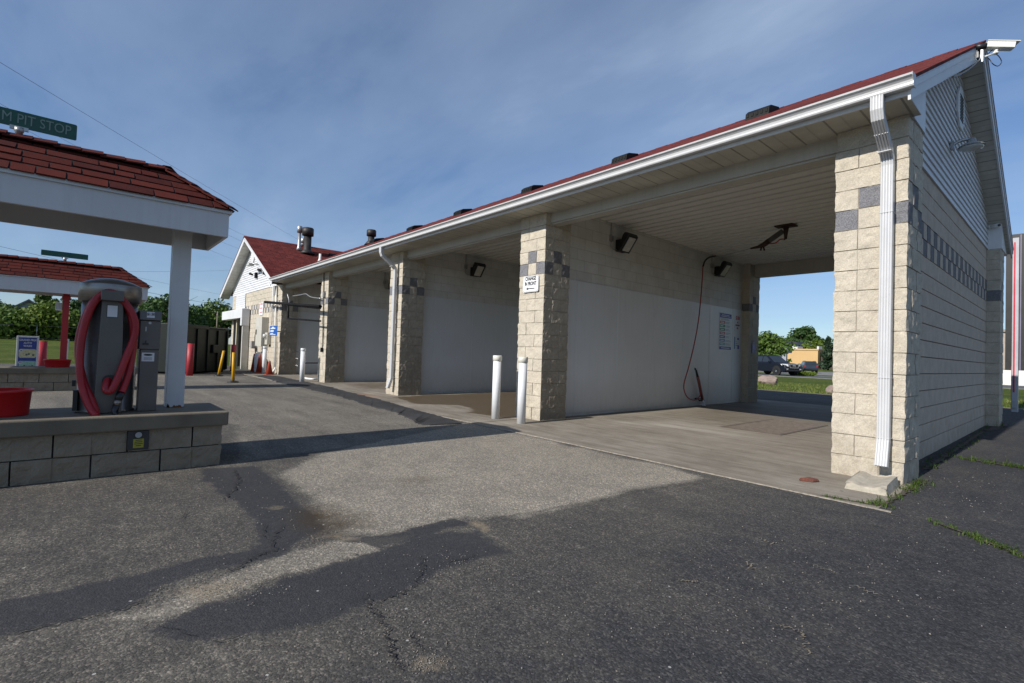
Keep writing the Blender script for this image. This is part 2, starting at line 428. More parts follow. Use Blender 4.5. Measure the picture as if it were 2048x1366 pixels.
for i in range(1, 5):
    xr = PX[i][1]-.2
    w = obj("partition_wall", MB().box(xr-.205, xr, .6, DEP-.6, 0, 3.74), mtp, WASH)
    edges = [.62, 1.05, 2.27, 3.49, 4.71, 5.93, 7.15, DEP-.62]
    mb = MB()
    for a, b2 in zip(edges, edges[1:]):
        mb.box(xr+.003, xr+.014, a+.004, b2-.004, .045, PANTOP)
        mb.box(xr+.003, xr+.019, b2-.022, b2+.022, .045, PANTOP)
        for zz in (.35, .9, 1.5, 2.1):       # rivets
            for yy in (a+.06, b2-.06): mb.box(xr+.014, xr+.019, yy-.008, yy+.008, zz-.008, zz+.008)
    obj("wall_panel", mb, M_FRP, w, bevel=.002)
    if i > 1:
        mb = MB(); xl = xr-.205
        mb.box(xl-.014, xl-.003, .62, DEP-.62, .045, PANTOP); obj("wall_panel", mb, M_FRP, w)

# ribbed ceiling, beams, soffit, fascia, gutter
for (a, b2), (c, d2) in zip(PX, PX[1:]):
    xa, xb = d2-.2 if True else d2, a+.2
    xa, xb = d2-.19, a+.19
    mb = MB(); y = .36; prof = []
    while y < 7.92:
        prof += [(y, 3.705), (y+.17, 3.705), (y+.178, 3.772), (y+.237, 3.772), (y+.245, 3.705)]; y += .2451
    n = len(prof)
    mb.add([(xa, q[0], q[1]) for q in prof]+[(xb, q[0], q[1]) for q in prof], [(k, k+1, n+k+1, n+k) for k in range(n-1)])
    obj("ceiling", mb, M_CEIL, WASH)
    mb = MB().box(d2, a, .10, .34, 3.30, 3.74).box(d2, a, .085, .20, 3.45, 3.52).box(d2, a, .13, .31, 3.275, 3.298)
    for k in range(1, 3): mb.box(d2+(a-d2)*k/3-.03, d2+(a-d2)*k/3+.03, .125, .315, 3.271, 3.302)
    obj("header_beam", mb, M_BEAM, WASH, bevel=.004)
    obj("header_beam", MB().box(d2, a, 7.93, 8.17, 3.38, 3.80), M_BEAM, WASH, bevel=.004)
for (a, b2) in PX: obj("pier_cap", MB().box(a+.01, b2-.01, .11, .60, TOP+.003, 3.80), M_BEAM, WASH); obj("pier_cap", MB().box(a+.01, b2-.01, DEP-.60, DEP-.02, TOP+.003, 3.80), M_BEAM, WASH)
XR, XL = .085, -18.78
obj("soffit", MB().box(XL, XR-.02, -.405, .098, 3.457, 3.468), M_SOF, WASH)
obj("fascia", MB().box(XL, XR-.022, -.425, -.407, 3.452, 3.63), M_WHITE, WASH)
gp = [(-.43, 3.60), (-.43, 3.497), (-.50, 3.493), (-.508, 3.506), (-.506, 3.525), (-.512, 3.545), (-.535, 3.566), (-.548, 3.572), (-.552, 3.588), (-.535, 3.592)]
g_ = obj("gutter", MB().prism(gp, 'x', XL-.02, .112), M_GUT, WASH)
obj("end_cap", MB().prism([(-.426, 3.604), (-.426, 3.489), (-.504, 3.489), (-.514, 3.506), (-.513, 3.53), (-.55, 3.566), (-.557, 3.59), (-.5, 3.6)], 'x', .113, .118), M_GUT, g_)

# downspouts: flattened elbows at the top, ribbed leg, kicked outlet at the foot
def downspout(xc, ybot=-.17, zfoot=.17, kick=-.13, xk=0.):
    mb = MB(); w = .098; d = .066
    pth = [(-.47, 3.50), (-.468, 3.38), (-.44, 3.31), (-.17, 3.12), (-.10, 3.05), (-.085, 2.98), (-.085, .42), (-.10, .36), (kick-.02, zfoot)]
    prev = None
    rows = []
    for k, (yy, zz) in enumerate(pth):
        a = Vector((0, *pth[max(k-1, 0)])); b2 = Vector((0, *pth[min(k+1, len(pth)-1)])); t = (b2-a).normalized(); nn = Vector((0, -t.z, t.y))
        if nn.y > 0: nn = -nn
        ws = []
        xs = [-w/2+w*(q/18+(.0 if q%4 != 3 else .0)) for q in range(19)]
        sh = xc + xk*(1 if k == len(pth)-1 else 0)
        for q, xx in enumerate(xs):
            rel = d/2 - (.009 if q in (3, 7, 11, 15) else 0) - (.006 if q in (0, 18) else 0)
            ws.append(Vector((sh+xx, yy, zz))+nn*rel)
        for xx in (w/2, -w/2): ws.append(Vector((sh+xx, yy, zz))-nn*(d/2))
        rows.append(ws)
    n = 21; vs = [p2 for r in rows for p2 in r]
    mb.add(vs, [(i*n+k, (i+1)*n+k, (i+1)*n+(k+1) % n, i*n+(k+1) % n) for i in range(len(rows)-1) for k in range(n)])
    for z in (2.55, 1.0, .44):
        mb.box(xc-w/2-.004, xc+w/2+.004, -.085-d/2-.004, -.012, z-.018, z-.014)
    for z in (3.08, 3.2): mb.box(xc-w/2-.003, xc+w/2+.003, -.02-.2-(z-3.08), -.12-(z-3.08)*1.1, z, z+.006)
    return mb
o = obj("downspout", downspout(-.146), M_GUT, WASH)
obj("downspout", downspout(-9.83, xk=-.03), M_GUT, WASH)

# roof: two main slopes, cut by the valley of the cross wing at the far end
PIT = .509; E0 = -.45; EZ = 3.605; RID = 4.14; RZ = EZ+PIT*(RID-E0)
WXR, WAP = -18.85, -23.35; WXL = 2*WAP-WXR
XE = .105
def slab(pts, th=.03):
    mb = MB(); n = len(pts); v = [Vector(p) for p in pts]; nn = (v[1]-v[0]).cross(v[2]-v[0]).normalized()
    if nn.z < 0: nn = -nn
    low = [p-nn*th for p in v]
    mb.add(v+low, [tuple(range(n)), tuple(range(2*n-1, n-1, -1))]+[(i, n+i, n+(i+1) % n, (i+1) % n) for i in range(n)])
    return mb
rf = obj("roof", slab([(XE, E0, EZ), (XE, RID, RZ), (WAP, RID, RZ), (WXR, E0, EZ)]), M_RF_X, WASH)
obj("roof", slab([(XE, RID, RZ-.001), (XE, 2*RID-E0, EZ), (WAP, 2*RID-E0, EZ), (WAP, RID, RZ-.001)]), M_RF_X, WASH)
mb = MB()
for k in range(76):                                             # ridge caps
    x = XE-.31*k
    if x < WAP: break
    mb.prism([(RID-.15, RZ-.07), (RID, RZ+.012+.006*(k % 2)), (RID+.15, RZ-.07), (RID+.15, RZ-.082), (RID, RZ-.005), (RID-.15, RZ-.082)], 'x', x-.30, x)
obj("ridge_cap", mb, M_RF_X, rf)
wz = EZ+PIT*(WXR-WAP)
wr = obj("roof", slab([(WXR, E0+.02, EZ), (WAP, E0+.02, wz), (WAP, 9.2, wz), (WXR, 9.2, EZ)]), M_RF_Y, WASH)
obj("roof", slab([(WXL, E0+.02, EZ), (WXL, 9.2, EZ), (WAP, 9.2, wz), (WAP, E0+.02, wz)]), M_RF_Y, WASH)
obj("ridge_cap", MB().prism([(WAP-.15, wz-.07), (WAP, wz+.015), (WAP+.15, wz-.07)], 'y', E0+.01, 9.2), M_RF_Y, wr)

# near gable: clapboards, rake boards, soffit, vent, boxed ends over the piers
def under(y): return EZ-.045+PIT*((y-E0) if y <= RID else (2*RID-E0-y))
mb = MB(); z = TOP+.003; ex = .102
while z < RZ-.25:
    z1 = z+ex
    lo = max(.6, E0+(z-EZ+.0)/PIT); lo1 = max(.6, E0+(z1-EZ+.03)/PIT)
    hi, hi1 = min(DEP-.6, 2*RID-lo if lo > .6 else DEP-.6), min(DEP-.6, 2*RID-lo1 if lo1 > .6 else DEP-.6)
    mb.add([(-.178, lo, z), (-.178, hi, z), (-.196, hi1, z1), (-.196, lo1, z1), (-.2, lo, z), (-.2, hi, z)], [(0, 1, 2, 3), (4, 5, 1, 0)])
    z = z1
obj("gable_siding", mb, M_SID, WASH)
for mb in [MB()]: mb.prism([(.55, TOP), (.615, TOP), (.615, under(.6)), (.55, under(.55))], 'x', -.198, -.165)
obj("corner_trim", mb, M_WHITE, WASH, bevel=.003); mb = MB()
mb.prism([(DEP-.615, TOP), (DEP-.55, TOP), (DEP-.55, under(DEP-.55)), (DEP-.615, under(DEP-.6))], 'x', -.198, -.165)
obj("corner_trim", mb, M_WHITE, WASH, bevel=.003)
for s_ in (0, 1):
    Y = (lambda y: y) if not s_ else (lambda y: 2*RID-y)
    pts = [(Y(-.40), TOP+.004), (Y(.61), TOP+.004), (Y(.61), under(.61)-.01), (Y(-.40), under(-.40)-.01)]
    obj("boxed_eave", MB().prism(pts, 'x', -.60, .012), M_WHITE, WASH)
    mb = MB()
    def zt(y): return EZ-.03+PIT*(y-E0)
    a0, a1 = -.445, RID
    mb.prism([(Y(a0), zt(a0)), (Y(a1), zt(a1)), (Y(a1), zt(a1)-.225), (Y(a0+.02), zt(a0)-.17)], 'x', XR-.022, XR)
    mb.prism([(Y(a0), zt(a0)+.002), (Y(a1), zt(a1)+.002), (Y(a1), zt(a1)-.082), (Y(a0), zt(a0)-.082)], 'x', XR+.001, XR+.013)
    obj("rake_board", mb, M_WHITE, WASH, bevel=.002)
    obj("drip_edge", MB().prism([(Y(a0), zt(a0)+.006), (Y(a1), zt(a1)+.006), (Y(a1), zt(a1)-.02), (Y(a0), zt(a0)-.02)], 'x', XR+.0135, XR+.0165), M_GALV, WASH)
    b0 = -.3
    obj("rake_soffit", MB().prism([(Y(b0), zt(b0)-.165), (Y(a1), zt(a1)-.165), (Y(a1), zt(a1)-.176), (Y(b0), zt(b0)-.176)], 'x', -.2, XR-.023), M_SOFR, WASH)
gv = obj("gable_vent", MB().prism([(RID+.31*math.cos(R_(22.5+45*k)), 5.02+.33*math.sin(R_(22.5+45*k))) for k in range(8)], 'x', -.185, -.155), M_WHITE, WASH, bevel=.006)
mb = MB()
for k in range(9): mb.box(-.154, -.15, RID-.14, RID+.14, 4.82+k*.045, 4.842+k*.045)
obj("louver", mb, M_BLACK, gv)

# roof vents and flues
def slopez(y): return EZ+PIT*(y-E0)
for x in (-2.67, -5.60, -8.58, -11.75, -14.72, -17.72, -20.0):
    if x > -18.5:
        mb = MB(); y0 = 2.98; y1 = 3.36
        z0, z1 = slopez(y0), slopez(y1)
        mb.prism([(y0-.05, z0-.03), (y0-.03, z0+.10), (y0+.05, z0+.165), (y1, z1+.05), (y1+.06, z1-.02)], 'x', x-.20, x+.20)
        for k in range(5): mb.box(x-.18+k*.08, x-.14+k*.08, y0-.052, y0-.04, z0+.02, z0+.09)
        obj("roof_vent", mb, M_BLACK, WASH, bevel=.012)
def flue(x, y, r, h, mt, cap=True, rc=None, hc=.14, zb=None):
    z0 = zb if zb is not None else slopez(y)-.1
    f_ = obj("flue_pipe", MB().lathe((x, y, z0), [(r*2.2, 0), (r*1.25, .16), (r, .2), (r, h)], 20), mt, WASH)
    if cap:
        rc = rc or r*1.5
        obj("rain_cap", MB().lathe((x, y, z0+h), [(r*.9, -.02), (rc, -.02), (rc, hc), (rc*.9, hc+.01), (rc*.9, hc+.03), (0.01, hc+.05)], 20), mt, f_)
flue(-18.55, 3.3, .13, .42, M_DKGREY, hc=.20)
# cross wing: gable wall facing the lot
FW = 0.
mb = MB(); n2 = 40; x0w = -27.0; Lw = (PX[4][0]-x0w)/n2
# courses to the left of the machine bay opening and to the right of it
OPX0, OPX1 = -26.6, -23.58
def wing_block(xa, xb, courses, z0, seed, chk=True):
    m_ = MB(); k = max(2, round((xb-xa)/.2032)); L_ = (xb-xa)/k; c0 = round(z0/CRS)
    masonry(m_, [((xa, FW, z0), (1, 0, 0), (0, -1, 0), k, L_)], courses, lambda c, b: (c+b[1]) % 2 == 0 or c+c0 in (12, 13),
            lambda c, u: chk and ((c+c0 == 12 and u % 2 == 0) or (c+c0 == 13 and u % 2 == 1)), .004, 2, 3, seed, ring=False, z0=c0*CRS)
    return m_
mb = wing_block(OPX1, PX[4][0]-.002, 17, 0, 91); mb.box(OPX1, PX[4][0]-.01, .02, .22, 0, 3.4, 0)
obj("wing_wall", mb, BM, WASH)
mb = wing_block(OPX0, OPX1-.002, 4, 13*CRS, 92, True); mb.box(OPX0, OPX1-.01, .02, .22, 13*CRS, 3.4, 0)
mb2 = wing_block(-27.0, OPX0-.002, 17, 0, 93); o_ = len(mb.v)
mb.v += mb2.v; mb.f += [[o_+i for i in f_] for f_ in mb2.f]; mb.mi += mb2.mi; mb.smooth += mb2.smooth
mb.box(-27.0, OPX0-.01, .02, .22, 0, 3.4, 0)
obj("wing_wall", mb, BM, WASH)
obj("wing_wall", MB().box(-27.0, -26.8, .23, 9, 0, 3.5).box(-26.8, -19.0, 8.8, 9.0, 0, 3.5), M_CREAM, WASH)
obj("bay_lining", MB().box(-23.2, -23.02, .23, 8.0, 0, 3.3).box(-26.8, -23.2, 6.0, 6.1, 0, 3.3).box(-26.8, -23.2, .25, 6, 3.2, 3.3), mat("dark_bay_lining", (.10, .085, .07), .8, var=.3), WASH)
mb = MB(); z = TOP+.003
def wunder(z, slack): return (z-EZ+slack)/PIT
while z < wz-.2:
    z1 = z+ex
    a0 = max(-27.0, WXL+wunder(z, 0)); a1 = max(-27.0, WXL+wunder(z1, .03)); b0 = 2*WAP-a0; b1 = 2*WAP-a1
    b0 = min(b0, PX[4][0]+.3); b1 = min(b1, PX[4][0]+.3)
    mb.add([(a0, -.022, z), (b0, -.022, z), (b1, -.003, z1), (a1, -.003, z1), (a0, 0, z), (b0, 0, z)], [(1, 0, 3, 2), (0, 1, 5, 4)])
    z = z1
# lower siding wedge left of the block panel, as on the photograph
z = 13.2*CRS
while z < TOP-.02:
    z1 = min(z+ex, TOP+.003); mb.add([(-26.2, -.034, z), (-24.4, -.034, z), (-24.4, -.018, z1), (-26.2, -.018, z1)], [(1, 0, 3, 2)]); z = z1
obj("gable_siding", mb, M_SID, WASH)
for s_ in (0, 1):
    X = (lambda x: x) if not s_ else (lambda x: 2*WAP-x)
    def zx(x): return EZ-.03+PIT*(x-WXL)
    a0, a1 = WXL, WAP
    mb = MB().prism([(X(a0), zx(a0)), (X(a1), zx(a1)), (X(a1), zx(a1)-.2), (X(a0), zx(a0)-.2)], 'y', E0+.03, E0+.052)
    obj("rake_board", mb, M_WHITE, WASH, bevel=.003)
    obj("rake_soffit", MB().prism([(X(a0), zx(a0)-.17), (X(a1), zx(a1)-.17), (X(a1), zx(a1)-.18), (X(a0), zx(a0)-.18)], 'y', E0+.053, 0.0), M_SOFX, WASH)
obj("gable_vent", MB().prism([(WAP+.28*math.cos(R_(22.5+45*k)), 5.05+.33*math.sin(R_(22.5+45*k))) for k in range(8)], 'y', -.06, -.02), M_WHITE, WASH)
# hood over the machine bay
hx1 = onY(-.03, 500.5, 620).x; hy = -.36; hx0 = onY(hy, 444, 630).x
hz0, hz1, hzl = onY(hy, 481, 651).z, onY(hy, 481, 617).z, onY(hy, 470, 637).z
mb = MB().box(hx0, hx1, hy, -.04, hzl, hz1).box(hx1-.24, hx1, hy, -.04, hz0, hzl-.002)
obj("bay_hood", mb, M_WHITE, WASH, bevel=.012)
jx = onY(-.03, 496.4, 700).x
obj("bay_jamb", MB().box(jx-.12, jx, -.30, -.04, 0, hz0-.003), mat("jamb_panel", (.52, .51, .47), .55, streak=.25, dirt=(.3, .28, .24)), WASH, bevel=.006)
obj("door_post", MB().box(-25.6, -25.47, -.1, .0, 0, 2.355), mat("tan_post", (.55, .48, .33), .6), WASH)
# flues of the wing, standing on its near slope
def wslope(x): return EZ+PIT*(WXR-x)
flue(-22.61, 1.69, .065, .86, M_GALV, rc=.115, hc=.24, zb=5.48)
flue(-22.37, 1.98, .165, .88, M_DKGREY, rc=.25, hc=.30, zb=5.33)
flue(-23.35, 2.1, .05, .16, M_GALV, rc=.11, hc=.16, zb=wz-.02)
flue(-21.41, 2.24, .055, .40, M_PVC, cap=False, zb=4.87)
obj("roof_vent", MB().prism([(-22.2, wslope(-22.2)-.02), (-22.15, wslope(-22.15)+.16), (-22.4, wslope(-22.4)+.15), (-22.55, wslope(-22.55)-.02)], 'y', 3.0, 3.4), M_BLACK, WASH, bevel=.01)
# ------------------------------------------------------------------ terrain and paving
def gz(x, y):
    """lawn height: level round the lot, rising gently towards the hedge beyond the far side"""
    t = np.clip((-27.5-x)/38, 0, 1); return .95*t*t*(3-2*t)
mt, nt, ns, ln, b = nodes_of("lawn_grass"); p = wpos(nt)
f = ramp(nt, noise(nt, p, .35, 6, .7), [(.3, (.060, .092, .018)), (.5, (.098, .132, .026)), (.72, (.18, .18, .06))])
g = ramp(nt, noise(nt, mapv(nt, p, (1, 1, 1)), 9, 5, .8), [(.3, (.45, .5, .4)), (.7, (1.35, 1.3, 1.2))])
ln.new(mixc(nt, 1., f, g, 'MULTIPLY'), b.inputs["Base Color"]); b.inputs["Roughness"].default_value = .95; b.inputs["Specular IOR Level"].default_value = .1
bump(nt, b, noise(nt, p, 22, 5, .8), 1., .08)
M_GRASS = mt
xs = np.concatenate([np.linspace(-900, -80, 12), np.linspace(-70, -26, 23), np.linspace(-20, 60, 9), np.linspace(100, 900, 9)])
ys = np.concatenate([np.linspace(-900, -60, 10), np.linspace(-50, 60, 23), np.linspace(80, 900, 10)])
X, Y = np.meshgrid(xs, ys); Zg = gz(X, Y)-.016
mb = MB(); nx = len(xs)
mb.add(np.stack([X.ravel(), Y.ravel(), Zg.ravel()], 1).tolist(), [(j*nx+i, j*nx+i+1, (j+1)*nx+i+1, (j+1)*nx+i) for j in range(len(ys)-1) for i in range(nx-1)])
structure(obj("ground", mb, M_GRASS))

# asphalt: one sheet, fine near the photographer, coarse beyond; per-vertex masks of wear, sand, patching and oil
def G(pts): return [tuple(onZ(0, u, v)[:2]) for u, v in pts]
XS = np.concatenate([np.linspace(-27.5, -7.5, 81)[:-1], np.arange(-7.5, 3.6, .022), np.linspace(3.7, 40, 24)])
YS = np.concatenate([np.linspace(-60, -7, 40)[:-1], np.arange(-7, -.7, .022), np.linspace(-.6, 14.6, 62)])
X, Y = np.meshgrid(XS, YS)
wx = X + .07*fbm(X, Y, 3, 5, 2.2) + .05*fbm(X, Y, 5, 5, 8, .7); wy = Y + .07*fbm(X, Y, 4, 5, 2.2) + .05*fbm(X, Y, 6, 5, 8, .7)
n_hi = fbm(X, Y, 14, 4, 11, .7)
def soft(poly, w, bias=0.):
    d = polydist(wx, wy, G(poly)); return np.clip(.5-(d+bias)/(2*w), 0, 1)
n_lo = fbm(X, Y, 8, 5, .8); n_md = fbm(X, Y, 9, 5, 3.0); n_st = fbm(X*.35, Y*2.2, 10, 5, 2.)
# value: 0 = black sealed surface, 1 = worn pale aggregate
light = soft([(1350, 936), (1000, 857), (930, 845), (640, 905), (545, 950), (610, 1000), (640, 1040), (680, 1072), (760, 1075), (930, 1040), (1060, 1035), (1270, 985), (1420, 956)], .10)
mid1 = soft([(-300, 1010), (0, 975), (400, 935), (450, 1010), (490, 1080), (500, 1105), (330, 1145), (130, 1185), (-300, 1240)], .08)
far = soft([(450, 935), (1000, 853), (920, 843), (560, 752), (200, 748), (-400, 760), (-400, 850), (300, 830), (455, 850)], .15)
band = soft([(-200, 1345), (0, 1292), (150, 1258), (330, 1196), (430, 1158), (560, 1106), (600, 1090), (760, 1070), (850, 1062), (700, 1126), (620, 1140), (480, 1192), (330, 1238), (200, 1250), (60, 1290), (-200, 1370)], .05)
bs_ = np.clip((X+1.5)/2.3, 0, 1); bs_ = bs_*bs_*(3-2*bs_)
wear = .45-.27*bs_+.09*n_md+.05*n_st+.05*n_lo+.10*n_hi
wear = np.maximum(wear, mid1*(.43+.12*n_md+.10*n_lo+.14*n_hi))
wear = np.maximum(wear, far*(.62+.14*n_st+.1*n_md))
wear = np.maximum(wear, light*(.90+.14*n_md+.12*n_lo+.12*n_hi))
wear = np.maximum(wear, band*(.80+.12*n_md+.1*n_hi))
band2 = soft([(420, 1300), (520, 1270), (640, 1240), (770, 1204), (900, 1160), (1060, 1116), (1080, 1124), (900, 1185), (760, 1232), (600, 1275), (450, 1330)], .09); wear = np.maximum(wear, band2*(.50+.14*n_md+.1*n_hi))
# soft transition from the pale middle to the sealed right side
px_ = onZ(0, 1340, 1000); grad = np.clip(1-polydist(X, Y, G([(1400, 950), (1100, 1010), (1000, 1060), (850, 1110), (650, 1180), (500, 1090), (900, 860)]))/.9, 0, 1)
wear = np.maximum(wear, grad**1.5*(.42+.16*n_md+.1*n_lo))
# tar patches, smooth and dark
pat = np.maximum.reduce([
    soft([(395, 938), (515, 932), (545, 960), (570, 985), (600, 1012), (640, 1030), (660, 1060), (600, 1085), (560, 1110), (430, 1140), (530, 1085), (520, 1045), (470, 1005), (430, 985)], .07),
    soft([(-300, 1250), (0, 1208), (140, 1178), (330, 1130), (520, 1090), (575, 1090), (545, 1106), (420, 1140), (330, 1175), (250, 1218), (120, 1248), (0, 1275), (-300, 1350)], .08),
    soft([(300, 1262), (400, 1205), (500, 1188), (560, 1172), (640, 1136), (715, 1108), (860, 1064), (945, 1060), (985, 1090), (1020, 1108), (930, 1132), (850, 1165), (770, 1200), (640, 1232), (500, 1268), (400, 1292)], .08),
    soft([(690, 1085), (780, 1068), (900, 1036), (935, 1045), (850, 1068), (760, 1092)], .035)])
strip = soft([(925, 846), (880, 848), (840, 847), (790, 822), (745, 812), (690, 795), (640, 782), (600, 770), (560, 762), (530, 754), (510, 751), (560, 753), (650, 772), (760, 800), (880, 833)], .03)
pat = np.maximum(pat, strip)
sand = np.maximum.reduce([soft([(360, 1180), (430, 1160), (520, 1150), (600, 1140), (560, 1165), (480, 1195), (400, 1205)], .10),
    .9*soft([(790, 1345), (830, 1310), (880, 1305), (890, 1335), (840, 1352)], .03),
    soft([(640, 1068), (700, 1066), (730, 1080), (690, 1085)], .06), soft([(920, 1040), (960, 1038), (985, 1060), (960, 1066)], .05),
    .7*soft([(520, 1012), (570, 1008), (580, 1016), (540, 1022)], .04), .6*soft([(600, 990), (620, 985), (625, 1000), (608, 1005)], .04),
    .35*soft([(930, 1116), (1060, 1104), (1040, 1112), (860, 1160), (840, 1160)], .03)])*np.clip(.75+.5*n_md, 0, 1)
oil = soft([(600, 1022), (650, 1012), (720, 1030), (735, 1055), (690, 1065), (640, 1062), (600, 1045)], .12)*np.clip(.9+.7*n_md, 0, 1)
oil = np.maximum(oil, .5*soft([(780, 960), (850, 950), (870, 962), (800, 975)], .12)*np.clip(.6+.9*n_md, 0, 1))
wet = soft([(0, 870), (450, 850), (455, 932), (0, 972)], .02)*0
wear = np.clip(wear, 0, 1)
crack = np.zeros_like(X)
me = bpy.data.meshes.new("parking_lot"); nx, ny = len(XS), len(YS)
Zr = .006*fbm(X, Y, 12, 3, .9)*np.clip((-1.4-Y)/.6, 0, 1)*(np.abs(X+4.6) > -1)
Zr = np.where((X > -8) & (X < 4) & (Y < -1.5), .5*Zr, 0)
co = np.stack([X.ravel(), Y.ravel(), Zr.ravel()], 1)
idx = np.arange(nx*ny).reshape(ny, nx); q = np.stack([idx[:-1, :-1], idx[:-1, 1:], idx[1:, 1:], idx[1:, :-1]], -1).reshape(-1, 4)
me.vertices.add(len(co)); me.vertices.foreach_set("co", co.ravel())
me.loops.add(q.size); me.loops.foreach_set("vertex_index", q.ravel())
me.polygons.add(len(q)); me.polygons.foreach_set("loop_start", np.arange(len(q))*4); me.polygons.foreach_set("loop_total", np.full(len(q), 4))
me.polygons.foreach_set("use_smooth", np.ones(len(q), bool)); me.update(calc_edges=True)
at_ = me.attributes.new("surface_wear", 'FLOAT_COLOR', 'POINT')
at_.data.foreach_set("color", np.stack([wear.ravel(), sand.ravel(), pat.ravel(), oil.ravel()], 1).astype(np.float32).ravel())
mt, nt, ns, ln, b = nodes_of("worn_asphalt"); p = wpos(nt)
a = ns.new("ShaderNodeAttribute"); a.attribute_name = "surface_wear"
sp = ns.new("ShaderNodeSeparateColor"); ln.new(a.outputs["Color"], sp.inputs[0])
nz = math_n(nt, 'SUBTRACT', noise(nt, p, 34, 7, .82), .5); nz2 = math_n(nt, 'SUBTRACT', noise(nt, p, 7, 6, .75), .5)
def ragged(m_, k1, k2, lo, hi):
    s_ = math_n(nt, 'ADD', m_, math_n(nt, 'ADD', math_n(nt, 'MULTIPLY', nz, k1), math_n(nt, 'MULTIPLY', nz2, k2)))
    return ramp(nt, s_, [(lo, (0, 0, 0)), (hi, (1, 1, 1))])
W_ = sp.outputs[0]; O_ = a.outputs["Alpha"]
S_ = ragged(sp.outputs[1], .9, .5, .30, .80); P_ = ragged(sp.outputs[2], 1.5, .7, .40, .62)
W_ = math_n(nt, 'MULTIPLY', W_, math_n(nt, 'SUBTRACT', 1., math_n(nt, 'MULTIPLY', P_, .60)))
# aggregate: individual stones in the binder
vo = ns.new("ShaderNodeTexVoronoi"); vo.inputs["Scale"].default_value = 125; ln.new(p, vo.inputs["Vector"])
vr = ns.new("ShaderNodeSeparateColor"); ln.new(vo.outputs["Color"], vr.inputs[0])
fine = noise(nt, p, 190, 3, .75); cl = noise(nt, p, 26, 6, .85); scuff = noise(nt, mapv(nt, p, (2.2, 14, 1), (0, 0, .35)), 1.4, 6, .8)
scu = ramp(nt, scuff, [(.50, (0, 0, 0)), (.72, (1, 1, 1))])
wv = math_n(nt, 'ADD', W_, math_n(nt, 'MULTIPLY', math_n(nt, 'SUBTRACT', cl, .5), .36))
wv = math_n(nt, 'ADD', wv, math_n(nt, 'MULTIPLY', nz, .42))
wv = math_n(nt, 'ADD', wv, math_n(nt, 'MULTIPLY', scu, math_n(nt, 'MULTIPLY', math_n(nt, 'SUBTRACT', 1.15, P_), .13)))
base = ramp(nt, wv, [(0, (.026, .0275, .032)), (.2, (.047, .047, .050)), (.45, (.090, .083, .074)), (.7, (.185, .168, .142)), (1, (.285, .255, .21))])
stone = ramp(nt, vr.outputs[0], [(0, (.60, .60, .61)), (.5, (.94, .94, .94)), (.8, (1.16, 1.15, 1.12)), (.965, (1.9, 1.85, 1.75))])
k = ramp(nt, P_, [(0, (1, 1, 1)), (1, (.35, .35, .35))])
col = mixc(nt, k, base, mixc(nt, 1., base, stone, 'MULTIPLY'))
gr = ramp(nt, fine, [(.33, (.72, .72, .72)), (.67, (1.22, 1.22, 1.22))]); col = mixc(nt, 1., col, gr, 'MULTIPLY')
sc2 = ramp(nt, noise(nt, p, 60, 4, .8), [(.3, (.17, .135, .09)), (.7, (.33, .27, .19))])
sf = math_n(nt, 'MULTIPLY', S_, ramp(nt, noise(nt, p, 45, 4, .7), [(.3, (.25, .25, .25)), (.55, (1, 1, 1))])); col = mixc(nt, sf, col, sc2)
of = math_n(nt, 'MULTIPLY', O_, ramp(nt, noise(nt, p, 14, 5, .8), [(.30, (0, 0, 0)), (.46, (1, 1, 1))])); col = mixc(nt, math_n(nt, 'MULTIPLY', of, .85), col, (.048, .034, .020))
# bright chips and dark specks
ch = ns.new("ShaderNodeTexVoronoi"); ch.inputs["Scale"].default_value = 9; ch.inputs["Randomness"].default_value = 1; ln.new(p, ch.inputs["Vector"])
chip = math_n(nt, 'LESS_THAN', ch.outputs["Distance"], .055)
cs = ns.new("ShaderNodeSeparateColor"); ln.new(ch.outputs["Color"], cs.inputs[0])
chip = math_n(nt, 'MULTIPLY', chip, math_n(nt, 'GREATER_THAN', cs.outputs[1], .72)); col = mixc(nt, math_n(nt, 'MULTIPLY', chip, .8), col, (.42, .41, .38))
ln.new(col, b.inputs["Base Color"]); b.inputs["Roughness"].default_value = .93; b.inputs["Specular IOR Level"].default_value = .2
hs = math_n(nt, 'ADD', math_n(nt, 'MULTIPLY', vo.outputs["Distance"], -.8), fine)
bump(nt, b, hs, .5, .005)
me.materials.append(mt); M_ASPH = mt
lot = bpy.data.objects.new("parking_lot", me); COL.objects.link(lot); structure(lot); WL[lot.name] = Vector((0, 0, 0))

